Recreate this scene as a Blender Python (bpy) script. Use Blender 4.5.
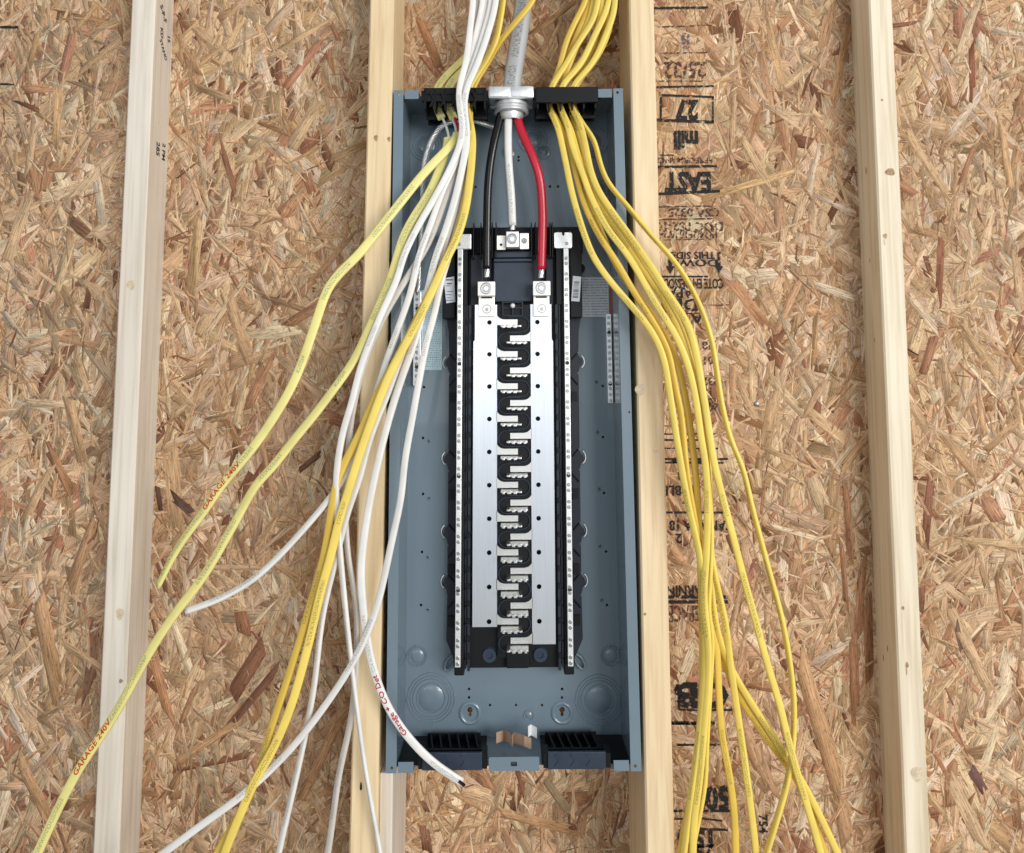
import bpy, bmesh, math, random
import numpy as np
from mathutils import Vector, Matrix
from mathutils.geometry import tessellate_polygon

for o in list(bpy.data.objects): bpy.data.objects.remove(o)
scene = bpy.context.scene
C = scene.collection
random.seed(7); rng = np.random.default_rng(11)

# ------------------------------------------------------------------ camera
F, CX, CY = 760.0, 512.0, 273.0            # focal length / principal point in 1024x853 pixels
TH = math.atan(760.0 / 8584.0)             # the lens looks up by 5 degrees
CAM = Vector((0, 0, 1.5))
cd = bpy.data.cameras.new('camera'); cam = bpy.data.objects.new('camera', cd); C.objects.link(cam)
cam.location = CAM; cam.rotation_euler = (math.pi / 2 + TH, 0, 0)
cd.sensor_fit = 'HORIZONTAL'; cd.sensor_width = 36.0; cd.lens = F / 1024 * 36.0
cd.shift_y = -(426.5 - CY) / 1024; cd.clip_start = 0.02
scene.camera = cam

# ------------------------------------------------------------------ light
w = bpy.data.worlds.new('world'); scene.world = w; w.use_nodes = True
bg = w.node_tree.nodes['Background']; bg.inputs[0].default_value = (0.88, 0.94, 1.0, 1); bg.inputs[1].default_value = 0.50

def area(name, loc, target, size, power, col):
    l = bpy.data.lights.new(name, 'AREA'); l.shape = 'RECTANGLE'; l.size, l.size_y = size
    l.energy = power; l.color = col
    o = bpy.data.objects.new(name, l); C.objects.link(o); o.location = loc
    o.rotation_euler = (Vector(target) - Vector(loc)).to_track_quat('-Z', 'Y').to_euler(); return o
area('garage_door_daylight', (3.1, -3.6, 2.3), (0.0, 1.2, 1.3), (3.2, 2.4), 300, (1.0, 0.975, 0.93))
area('bus_reflection_light', (-1.15, -3.0, 1.95), (-1.15, 1.2, 1.95), (2.3, 1.45), 17, (0.95, 0.98, 1.0))  # added light without a seen source, gives the bus bars their bright reflection
vs = scene.view_settings
vs.view_transform = 'Standard'; vs.look = 'None'; vs.gamma = 1.0; vs.use_curve_mapping = False; vs.exposure = 0.0

# ------------------------------------------------------------------ helpers
def lin(r, g, b):
    f = lambda c: (c / 255 / 12.92) if c / 255 <= .04045 else ((c / 255 + .055) / 1.055) ** 2.4
    return (f(r), f(g), f(b), 1)

def ray(px, py):
    u = (px - CX) / F; v = -(py - CY) / F; c, s = math.cos(TH), math.sin(TH)
    return Vector((u, c - v * s, s + v * c))
def at(px, py, Y):
    d = ray(px, py); return CAM + d * (Y / d.y)

def tag(o, label=None, cat=None, group=None, kind=None):
    if label: o['label'] = label
    if cat: o['category'] = cat
    if group: o['group'] = group
    if kind: o['kind'] = kind
    return o
def empty(name, loc=(0, 0, 0)):
    o = bpy.data.objects.new(name, None); o.empty_display_size = .03; C.objects.link(o); o.location = loc; return o
def link(name, me, parent=None):
    o = bpy.data.objects.new(name, me); C.objects.link(o)
    if parent: o.parent = parent
    return o

class MB:
    def __init__(s): s.v = []; s.f = []
    def add(s, vs_, fs):
        n = len(s.v); s.v += [tuple(p) for p in vs_]; s.f += [[i + n for i in f] for f in fs]; return s
    def box(s, x0, x1, y0, y1, z0, z1, b=0):
        if b:
            bm = bmesh.new()
            vv = [bm.verts.new(p) for p in ((x0,y0,z0),(x1,y0,z0),(x1,y1,z0),(x0,y1,z0),(x0,y0,z1),(x1,y0,z1),(x1,y1,z1),(x0,y1,z1))]
            for f in ((0,3,2,1),(4,5,6,7),(0,1,5,4),(1,2,6,5),(2,3,7,6),(3,0,4,7)): bm.faces.new([vv[i] for i in f])
            bmesh.ops.bevel(bm, geom=bm.edges[:], offset=b, segments=2, profile=.5, affect='EDGES')
            bm.verts.index_update()
            s.add([v.co[:] for v in bm.verts], [[v.index for v in f.verts] for f in bm.faces]); bm.free(); return s
        return s.add([(x0,y0,z0),(x1,y0,z0),(x1,y1,z0),(x0,y1,z0),(x0,y0,z1),(x1,y0,z1),(x1,y1,z1),(x0,y1,z1)],
                     [(0,3,2,1),(4,5,6,7),(0,1,5,4),(1,2,6,5),(2,3,7,6),(3,0,4,7)])
    def lathe(s, cx, y0, cz, prof, n=24, axis='y', closed=False):
        """prof: list of (radius, offset along axis)"""
        vs_ = []; fs = []
        for r, h in prof:
            for k in range(n):
                a = 2 * math.pi * k / n; ca, sa = r * math.cos(a), r * math.sin(a)
                vs_.append({'y': (cx + ca, y0 + h, cz + sa), 'z': (cx + ca, y0 + sa, cz + h), 'x': (cx + h, y0 + ca, cz + sa)}[axis])
        m = len(prof)
        for i in range(m - (0 if closed else 1)):
            j = (i + 1) % m
            for k in range(n):
                k2 = (k + 1) % n; fs.append((i*n+k, i*n+k2, j*n+k2, j*n+k))
        if not closed:
            if prof[0][0] > 1e-6: fs.append(tuple(range(n)))
            if prof[-1][0] > 1e-6: fs.append(tuple((m-1)*n + k for k in range(n)))
        return s.add(vs_, fs)
    def plate(s, outer, holes, y0, y1):
        """sheet in the xz plane from depth y0 (front) to y1 with real holes"""
        loops = [outer] + holes
        pts = [p for l in loops for p in l]; n = len(pts)
        tris = tessellate_polygon([[Vector((p[0], p[1], 0)) for p in l] for l in loops])
        fs = [tuple(t) for t in tris] + [tuple(i + n for i in t) for t in tris]
        k = 0
        for l in loops:
            m = len(l)
            for i in range(m):
                a, b = k + i, k + (i + 1) % m; fs.append((a, b, b + n, a + n))
            k += m
        return s.add([(p[0], y0, p[1]) for p in pts] + [(p[0], y1, p[1]) for p in pts], fs)
    def tube(s, path, r, n=10, flat=1.0):
        P = [Vector(p) for p in path]; vs_ = []; fs = []
        up = Vector((0.13, 1, 0.07)).normalized()
        for i, p in enumerate(P):
            t = (P[min(i+1, len(P)-1)] - P[max(i-1, 0)]).normalized()
            a = t.cross(up).normalized(); b = a.cross(t).normalized(); up = b
            rr = r[i] if isinstance(r, (list, tuple)) else r
            for k in range(n):
                q = 2 * math.pi * k / n; vs_.append(p + a * rr * math.cos(q) + b * rr * flat * math.sin(q))
        for i in range(len(P) - 1):
            for k in range(n): fs.append((i*n+k, i*n+(k+1) % n, (i+1)*n+(k+1) % n, (i+1)*n+k))
        fs.append(tuple(range(n))); fs.append(tuple((len(P)-1)*n + k for k in range(n)))
        return s.add(vs_, fs)
    def mesh(s, name, mat, smooth=None):
        me = bpy.data.meshes.new(name); me.from_pydata(s.v, [], s.f)
        bm = bmesh.new(); bm.from_mesh(me); bmesh.ops.recalc_face_normals(bm, faces=bm.faces[:]); bm.to_mesh(me); bm.free()
        me.materials.append(mat)
        if smooth:
            me.polygons.foreach_set('use_smooth', [True] * len(me.polygons))
            try: me.set_sharp_from_angle(angle=math.radians(smooth))
            except Exception: pass
        me.update(); return me
    def build(s, name, mat, parent=None, smooth=None):
        return link(name, s.mesh(name, mat, smooth), parent)

def circ(x, z, r, n=12, a0=0): return [(x + r * math.cos(a0 + 2*math.pi*k/n), z + r * math.sin(a0 + 2*math.pi*k/n)) for k in range(n)]
def rrect(x0, x1, z0, z1, r, n=4):
    out = []
    for cx, cz, a in ((x1-r, z1-r, 0), (x0+r, z1-r, 90), (x0+r, z0+r, 180), (x1-r, z0+r, 270)):
        for k in range(n + 1):
            q = math.radians(a + 90 * k / n); out.append((cx + r*math.cos(q), cz + r*math.sin(q)))
    return out

# ------------------------------------------------------------------ materials
def mat(name, col, rough=.5, metal=0.0, **kw):
    m = bpy.data.materials.new(name); m.use_nodes = True
    b = m.node_tree.nodes['Principled BSDF']
    b.inputs['Base Color'].default_value = col; b.inputs['Roughness'].default_value = rough; b.inputs['Metallic'].default_value = metal
    for k, v in kw.items(): b.inputs[k].default_value = v
    return m
def nodes(m): return m.node_tree.nodes, m.node_tree.links, m.node_tree.nodes['Principled BSDF']
def noise_tint(m, scale, amount, detail=3, coord='Object', mapscale=(1, 1, 1), bump=0.0):
    """soft procedural variation of the base colour and a fine relief"""
    N, L, b = nodes(m)
    tc = N.new('ShaderNodeTexCoord'); mp = N.new('ShaderNodeMapping'); mp.inputs['Scale'].default_value = mapscale
    nz = N.new('ShaderNodeTexNoise'); nz.inputs['Scale'].default_value = scale; nz.inputs['Detail'].default_value = detail
    L.new(tc.outputs[coord], mp.inputs[0]); L.new(mp.outputs[0], nz.inputs[0])
    hsv = N.new('ShaderNodeHueSaturation'); hsv.inputs['Color'].default_value = b.inputs['Base Color'].default_value
    mr = N.new('ShaderNodeMapRange'); mr.inputs[1].default_value = .25; mr.inputs[2].default_value = .75
    mr.inputs[3].default_value = 1 - amount; mr.inputs[4].default_value = 1 + amount
    L.new(nz.outputs[0], mr.inputs[0]); L.new(mr.outputs[0], hsv.inputs['Value']); L.new(hsv.outputs[0], b.inputs['Base Color'])
    if bump:
        bp = N.new('ShaderNodeBump'); bp.inputs['Strength'].default_value = bump; bp.inputs['Distance'].default_value = .001
        L.new(nz.outputs[0], bp.inputs['Height']); L.new(bp.outputs[0], b.inputs['Normal'])
    return m

def lumber(name, light, dark, seed=0.0):
    m = mat(name, light, .62); N, L, b = nodes(m)
    tc = N.new('ShaderNodeTexCoord')
    mp = N.new('ShaderNodeMapping'); mp.inputs['Scale'].default_value = (1, 1, .035); mp.inputs['Location'].default_value = (seed, seed*1.7, seed)
    L.new(tc.outputs['Object'], mp.inputs[0])
    wv = N.new('ShaderNodeTexNoise'); wv.inputs['Scale'].default_value = 130; wv.inputs['Detail'].default_value = 5; wv.inputs['Distortion'].default_value = .4
    L.new(mp.outputs[0], wv.inputs[0])
    mp2 = N.new('ShaderNodeMapping'); mp2.inputs['Scale'].default_value = (1, 1, .12); mp2.inputs['Location'].default_value = (seed*2, 0, seed)
    L.new(tc.outputs['Object'], mp2.inputs[0])
    big = N.new('ShaderNodeTexNoise'); big.inputs['Scale'].default_value = 18; big.inputs['Detail'].default_value = 2
    L.new(mp2.outputs[0], big.inputs[0])
    r1 = N.new('ShaderNodeMapRange'); r1.inputs[1].default_value = .42; r1.inputs[2].default_value = .72; L.new(wv.outputs[0], r1.inputs[0])
    r2 = N.new('ShaderNodeMapRange'); r2.inputs[1].default_value = .35; r2.inputs[2].default_value = .7; L.new(big.outputs[0], r2.inputs[0])
    ad = N.new('ShaderNodeMath'); ad.operation = 'MULTIPLY_ADD'; ad.inputs[1].default_value = .55; L.new(r1.outputs[0], ad.inputs[0])
    ml = N.new('ShaderNodeMath'); ml.operation = 'MULTIPLY'; ml.inputs[1].default_value = .35; L.new(r2.outputs[0], ml.inputs[0]); L.new(ml.outputs[0], ad.inputs[2])
    mx = N.new('ShaderNodeMix'); mx.data_type = 'RGBA'; mx.inputs['A'].default_value = light; mx.inputs['B'].default_value = dark
    L.new(ad.outputs[0], mx.inputs['Factor']); L.new(mx.outputs['Result'], b.inputs['Base Color'])
    bp = N.new('ShaderNodeBump'); bp.inputs['Strength'].default_value = .25; bp.inputs['Distance'].default_value = .0008
    L.new(wv.outputs[0], bp.inputs['Height']); L.new(bp.outputs[0], b.inputs['Normal'])
    return m

def osb_material():
    m = mat('osb_strand', lin(190, 150, 110), .7); N, L, b = nodes(m)
    at_ = N.new('ShaderNodeAttribute'); at_.attribute_name = 'strand_color'
    uv = N.new('ShaderNodeUVMap'); uv.uv_map = 'grain'
    mp = N.new('ShaderNodeMapping'); mp.inputs['Scale'].default_value = (26, 620, 1); L.new(uv.outputs[0], mp.inputs[0])
    nz = N.new('ShaderNodeTexNoise'); nz.noise_dimensions = '2D'; nz.inputs['Scale'].default_value = 1; nz.inputs['Detail'].default_value = 4; nz.inputs['Roughness'].default_value = .65
    L.new(mp.outputs[0], nz.inputs[0])
    mp2 = N.new('ShaderNodeMapping'); mp2.inputs['Scale'].default_value = (120, 330, 1); L.new(uv.outputs[0], mp2.inputs[0])
    n2 = N.new('ShaderNodeTexNoise'); n2.noise_dimensions = '2D'; n2.inputs['Scale'].default_value = 1; n2.inputs['Detail'].default_value = 3
    L.new(mp2.outputs[0], n2.inputs[0])
    r1 = N.new('ShaderNodeMapRange'); r1.inputs[1].default_value = .3; r1.inputs[2].default_value = .7; r1.inputs[3].default_value = .52; r1.inputs[4].default_value = 1.30; L.new(nz.outputs[0], r1.inputs[0])
    r2 = N.new('ShaderNodeMapRange'); r2.inputs[1].default_value = .27; r2.inputs[2].default_value = .42; r2.inputs[3].default_value = .55; r2.inputs[4].default_value = 1.0; L.new(n2.outputs[0], r2.inputs[0])
    ml = N.new('ShaderNodeMath'); ml.operation = 'MULTIPLY'; L.new(r1.outputs[0], ml.inputs[0]); L.new(r2.outputs[0], ml.inputs[1])
    hs = N.new('ShaderNodeHueSaturation'); L.new(at_.outputs['Color'], hs.inputs['Color']); L.new(ml.outputs[0], hs.inputs['Value'])
    L.new(hs.outputs[0], b.inputs['Base Color'])
    bp = N.new('ShaderNodeBump'); bp.inputs['Strength'].default_value = .35; bp.inputs['Distance'].default_value = .0006
    L.new(nz.outputs[0], bp.inputs['Height']); L.new(bp.outputs[0], b.inputs['Normal'])
    b.inputs['Specular IOR Level'].default_value = .25
    return m

def jacket(name, col, rough, print_col=None, dens=.5):
    """cable sheath; a thin line of maker's print runs along one flat side"""
    m = mat(name, col, rough); N, L, b = nodes(m)
    tc = N.new('ShaderNodeTexCoord')
    nz = N.new('ShaderNodeTexNoise'); nz.inputs['Scale'].default_value = 30; L.new(tc.outputs['Object'], nz.inputs[0])
    hs = N.new('ShaderNodeHueSaturation'); hs.inputs['Color'].default_value = col
    mr = N.new('ShaderNodeMapRange'); mr.inputs[1].default_value = .3; mr.inputs[2].default_value = .7; mr.inputs[3].default_value = .93; mr.inputs[4].default_value = 1.06
    L.new(nz.outputs[0], mr.inputs[0]); L.new(mr.outputs[0], hs.inputs['Value'])
    out = hs.outputs[0]
    if print_col:
        uv = N.new('ShaderNodeUVMap'); uv.uv_map = 'grain'
        sp = N.new('ShaderNodeSeparateXYZ'); L.new(uv.outputs[0], sp.inputs[0])
        # v is 0..1 round the sheath, .75 = room side
        d = N.new('ShaderNodeMath'); d.operation = 'SUBTRACT'; d.inputs[1].default_value = .75; L.new(sp.outputs[1], d.inputs[0])
        ab = N.new('ShaderNodeMath'); ab.operation = 'ABSOLUTE'; L.new(d.outputs[0], ab.inputs[0])
        lt = N.new('ShaderNodeMath'); lt.operation = 'LESS_THAN'; lt.inputs[1].default_value = .055; L.new(ab.outputs[0], lt.inputs[0])
        mp = N.new('ShaderNodeMapping'); mp.inputs['Scale'].default_value = (650, 22, 1); L.new(uv.outputs[0], mp.inputs[0])
        g = N.new('ShaderNodeTexNoise'); g.noise_dimensions = '2D'; g.inputs['Scale'].default_value = 1; g.inputs['Detail'].default_value = 1; L.new(mp.outputs[0], g.inputs[0])
        gt = N.new('ShaderNodeMath'); gt.operation = 'GREATER_THAN'; gt.inputs[1].default_value = .5; L.new(g.outputs[0], gt.inputs[0])
        mp2 = N.new('ShaderNodeMapping'); mp2.inputs['Scale'].default_value = (9, .01, 1); L.new(uv.outputs[0], mp2.inputs[0])
        g2 = N.new('ShaderNodeTexNoise'); g2.noise_dimensions = '2D'; g2.inputs['Scale'].default_value = 1; g2.inputs['Detail'].default_value = 0; L.new(mp2.outputs[0], g2.inputs[0])
        gt2 = N.new('ShaderNodeMath'); gt2.operation = 'GREATER_THAN'; gt2.inputs[1].default_value = dens; L.new(g2.outputs[0], gt2.inputs[0])
        m1 = N.new('ShaderNodeMath'); m1.operation = 'MULTIPLY'; L.new(lt.outputs[0], m1.inputs[0]); L.new(gt.outputs[0], m1.inputs[1])
        m2 = N.new('ShaderNodeMath'); m2.operation = 'MULTIPLY'; L.new(m1.outputs[0], m2.inputs[0]); L.new(gt2.outputs[0], m2.inputs[1])
        m3 = N.new('ShaderNodeMath'); m3.operation = 'MULTIPLY'; m3.inputs[1].default_value = .48; L.new(m2.outputs[0], m3.inputs[0])
        mx = N.new('ShaderNodeMix'); mx.data_type = 'RGBA'; mx.inputs['B'].default_value = print_col
        L.new(m3.outputs[0], mx.inputs['Factor']); L.new(out, mx.inputs['A']); out = mx.outputs['Result']
    L.new(out, b.inputs['Base Color']); return m

def ink(name, col, cover=.5, scale=160):
    m = mat(name, col, .8); N, L, b = nodes(m)
    tc = N.new('ShaderNodeTexCoord'); nz = N.new('ShaderNodeTexNoise'); nz.inputs['Scale'].default_value = scale; nz.inputs['Detail'].default_value = 4
    L.new(tc.outputs['Object'], nz.inputs[0])
    mr = N.new('ShaderNodeMapRange'); mr.inputs[1].default_value = cover - .06; mr.inputs[2].default_value = cover + .06; mr.inputs[3].default_value = 0; mr.inputs[4].default_value = 1
    L.new(nz.outputs[0], mr.inputs[0]); L.new(mr.outputs[0], b.inputs['Alpha']); return m

M = {}
M['osb'] = osb_material()
M['board'] = noise_tint(mat('osb_board', lin(150, 108, 74), .8), 60, .35, 5, 'Object', (1, 1, .4), .4)
M['stud_white'] = lumber('white_lumber', lin(226, 218, 205), lin(186, 172, 154), 3.1)
M['stud_cream'] = lumber('cream_lumber', lin(232, 211, 172), lin(204, 172, 128), 8.3)
M['stud_cream2'] = lumber('honey_lumber', lin(230, 209, 172), lin(200, 168, 126), 15.9)
M['stud_pale'] = lumber('pale_lumber', lin(232, 222, 200), lin(190, 170, 138), 21.7)
M['knot'] = noise_tint(mat('knot', lin(158, 130, 102), .7), 300, .5, 4)
M['knot_pale'] = noise_tint(mat('knot_pale', lin(206, 188, 162), .7), 300, .25, 4)
M['concrete'] = noise_tint(mat('concrete', lin(150, 148, 142), .85), 12, .15, 6)
M['paint'] = noise_tint(mat('panel_paint', (.150, .205, .250, 1), .27, 0.0), 9, .05, 2)
M['paint'].node_tree.nodes['Principled BSDF'].inputs['Coat Weight'].default_value = .4
M['black'] = mat('black_plastic', (.006, .007, .009, 1), .45, **{'Specular IOR Level': .22})
M['navy'] = noise_tint(mat('dark_plastic', (.016, .022, .034, 1), .42, **{'Specular IOR Level': .3}), 40, .2)
M['slate'] = noise_tint(mat('slate_plastic', (.026, .038, .062, 1), .36, **{'Specular IOR Level': .4}), 40, .15)
M['alu'] = noise_tint(mat('tin_plate', (.80, .84, .90, 1), .30, 1.0), 90, .05, 3, 'Object', (6, 1, .15))
M['stab'] = mat('stab_metal', (.72, .72, .70, 1), .36, 1.0)
M['tin'] = noise_tint(mat('bar_tin', (.84, .86, .85, 1), .38, .75), 260, .10)
M['lug'] = mat('lug_metal', (.86, .84, .80, 1), .42, .55)
M['steel'] = mat('steel', (.42, .43, .45, 1), .35, 1.0)
M['zinc'] = noise_tint(mat('zinc_cast', (.74, .76, .78, 1), .42, .7), 120, .15, 4, bump=.3)
M['dark'] = mat('dark_slot', (.012, .013, .015, 1), .6)
M['strand_al'] = mat('bare_aluminium', (.66, .67, .68, 1), .38, .9)
M['jy'] = jacket('yellow_sheath', lin(233, 206, 100), .42, lin(60, 70, 40), .56)
M['jy2'] = jacket('deep_yellow_sheath', lin(224, 190, 82), .42, lin(60, 60, 40), .62)
M['jl'] = jacket('pale_yellow_sheath', lin(228, 218, 138), .45, lin(30, 90, 90), .52)
M['jw'] = jacket('white_sheath', lin(226, 224, 220), .42, lin(120, 120, 125), .6)
M['jg'] = jacket('grey_white_sheath', lin(204, 198, 190), .45, lin(110, 110, 110), .6)
M['grey'] = jacket('service_sheath', lin(170, 172, 174), .5, lin(40, 40, 42), .38)
M['cblack'] = mat('black_insulation', (.006, .006, .007, 1), .2, **{'Specular IOR Level': .35})
M['cred'] = mat('red_insulation', lin(182, 22, 46), .28)
M['cwhite'] = jacket('white_insulation', lin(222, 222, 220), .35, lin(110, 110, 110), .45)
M['paper'] = noise_tint(mat('label_paper', lin(206, 212, 220), .55), 30, .04)
M['foil'] = noise_tint(mat('foil_label', lin(170, 196, 204), .35, .3), 60, .10)
M['orange'] = mat('orange_label', lin(168, 84, 52), .5)
M['print'] = mat('label_print', lin(95, 98, 108), .6)
M['printd'] = mat('label_print_dark', lin(40, 42, 50), .6)
M['kraft'] = noise_tint(mat('kraft_paper', lin(176, 150, 126), .8), 200, .12)
M['wpaper'] = mat('white_paper', lin(224, 224, 226), .7)
M['ink'] = ink('stamp_ink', lin(22, 20, 22), .43)
M['inkf'] = ink('stamp_ink_faint', lin(74, 48, 42), .50)
M['inkp'] = ink('stamp_ink_purple', lin(96, 78, 102), .50)
M['marker'] = mat('red_marker', lin(196, 62, 34), .6)
M['marker2'] = mat('crimson_marker', lin(176, 44, 72), .6)
M['stamp'] = ink('lumber_stamp', lin(46, 42, 38), .45, 700)

def text_mesh(body, size, align='CENTER', extr=0.0, bold=.03):
    cu = bpy.data.curves.new('t', 'FONT'); cu.body = body; cu.size = size; cu.align_x = align; cu.align_y = 'CENTER'; cu.resolution_u = 2; cu.extrude = extr; cu.offset = bold*size
    o = bpy.data.objects.new('t', cu); C.objects.link(o)
    dg = bpy.context.evaluated_depsgraph_get(); me = bpy.data.meshes.new_from_object(o.evaluated_get(dg))
    bpy.data.objects.remove(o); bpy.data.curves.remove(cu); return me

# ------------------------------------------------------------------ structure: wall, floor, studs
YW = 1.273                                   # room face of the sheathing
TILT = math.radians(2.1)                     # panel and its two studs lean: foot nearer the room
PO = at(512, 431, 1.133) + Vector((-.0015, 0, 0))
def Yfront(z): return 1.133 + (z - PO.z) * math.tan(TILT)

floor = tag(MB().box(-2.6, 2.6, -3.0, 1.30, -.1, 0).build('floor', M['concrete']), 'grey concrete floor', kind='structure')
wall = tag(MB().box(-1.9, 1.9, YW, YW + .011, 0, 2.75).build('wall_back', M['board']), 'oriented strand board sheathing of the back wall', kind='structure')

PAL = [(lin(214, 182, 148), .29), (lin(204, 168, 132), .29), (lin(192, 152, 116), .20), (lin(222, 198, 168), .10), (lin(174, 130, 96), .07),
       (lin(142, 98, 74), .025), (lin(184, 132, 104), .03)]
cum = np.cumsum([p[1] for p in PAL])
def pick(x=0, z=0):
    i = int(np.searchsorted(cum, random.random() * cum[-1])); c = PAL[min(i, len(PAL)-1)][0]; k = random.uniform(.86, 1.10) * (1 + .09*math.sin(x*9 + 2*math.sin(z*5)) * math.sin(z*7 + 1.3*math.sin(x*6)))
    return (c[0]*k, c[1]*k*random.uniform(.96, 1.03), c[2]*k*random.uniform(.92, 1.05), 1)
OUT = np.array([(-.5, -.38), (-.46, -.5), (.45, -.5), (.5, -.36), (.5, .34), (.46, .5), (-.45, .5), (-.5, .40)])
def strand_verts(x, z, ang, L_, W_, h, ta, tb):
    """16 vertices of one flat wood strand lying on the board"""
    o = OUT.copy(); o += rng.uniform(-.10, .10, o.shape) * np.array([.6, .7]); o[:, 0] += random.uniform(-.3, .3) * o[:, 1]
    q = random.random()
    if q < .45: o[3:5, 1] *= .2; o[4, 0] -= .12
    elif q < .6: o[0, 0] += .2; o[3, 0] -= .15
    s, t = o[:, 0] * L_, o[:, 1] * W_; ca, sa = math.cos(ang), math.sin(ang)
    t = t + .06 * W_ * math.sin(x * 900) * np.sin(o[:, 0] * 5)
    X = x + s * ca - t * sa; Z = z + s * sa + t * ca
    H = h + ta * o[:, 0] * 2 + tb * o[:, 1] * 2
    top = np.stack([X, YW - H, Z], 1); bot = np.stack([X, np.full(8, YW + .001), Z], 1)
    return np.concatenate([top, bot]), np.stack([s, t], 1)
def strand_mesh(name, items):
    n = len(items); V = np.empty((n, 16, 3), 'f4'); UV = np.empty((n, 40, 2), 'f4'); COL = np.empty((n, 16, 4), 'f4')
    loopi = list(range(8))
    for k in range(8): loopi += [k, k + 8, (k + 1) % 8 + 8, (k + 1) % 8]
    loopi = np.array(loopi)
    for i, (x, z, a, L_, W_, h, ta, tb, col) in enumerate(items):
        v, uv = strand_verts(x, z, a, L_, W_, h, ta, tb); V[i] = v
        off = np.array([random.random() * 40, random.random() * 40]); full = np.concatenate([uv, uv]) + off
        UV[i] = full[loopi]; COL[i] = col
    me = bpy.data.meshes.new(name)
    me.vertices.add(n * 16); me.vertices.foreach_set('co', V.reshape(-1))
    LI = (loopi[None, :] + (np.arange(n) * 16)[:, None]).reshape(-1)
    me.loops.add(n * 40); me.loops.foreach_set('vertex_index', LI.astype('i4'))
    ls = np.array([0] + [8 + 4 * k for k in range(8)]); LS = (ls[None, :] + (np.arange(n) * 40)[:, None]).reshape(-1)
    me.polygons.add(n * 9); me.polygons.foreach_set('loop_start', LS.astype('i4'))
    try: me.polygons.foreach_set('loop_total', np.tile([8] + [4] * 8, n).astype('i4'))
    except Exception: pass
    me.update(calc_edges=True)
    ul = me.uv_layers.new(name='grain'); ul.data.foreach_set('uv', UV.reshape(-1))
    ca = me.color_attributes.new('strand_color', 'FLOAT_COLOR', 'POINT'); ca.data.foreach_set('color', COL.reshape(-1))
    me.materials.append(M['osb']); me.validate(); return me

def hidden(x, z):
    return abs(x) < .15 and .96 < z < 1.84
items = []
for i in range(38000):
    x = random.uniform(-1.22, 1.22); z = random.uniform(.52, 2.28)
    if hidden(x, z): continue
    q = random.random()
    if q < .42: L_ = random.uniform(.050, .150); W_ = random.uniform(.008, .026); h = random.uniform(.0002, .0014)
    elif q < .72: L_ = random.uniform(.030, .100); W_ = random.uniform(.003, .008); h = random.uniform(.0006, .0016)
    else: L_ = random.uniform(.010, .050); W_ = random.uniform(.0012, .0038); h = random.uniform(.0009, .0019)
    a = random.gauss(math.pi / 2, .65) if random.random() < .72 else random.uniform(0, math.pi)
    items.append((x, z, a, L_, W_, h, random.uniform(-.0006, .0006), random.uniform(-.0003, .0003), pick(x, z)))
so = tag(link('loose_strands', strand_mesh('loose_strands', items), wall), kind='stuff')

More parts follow.
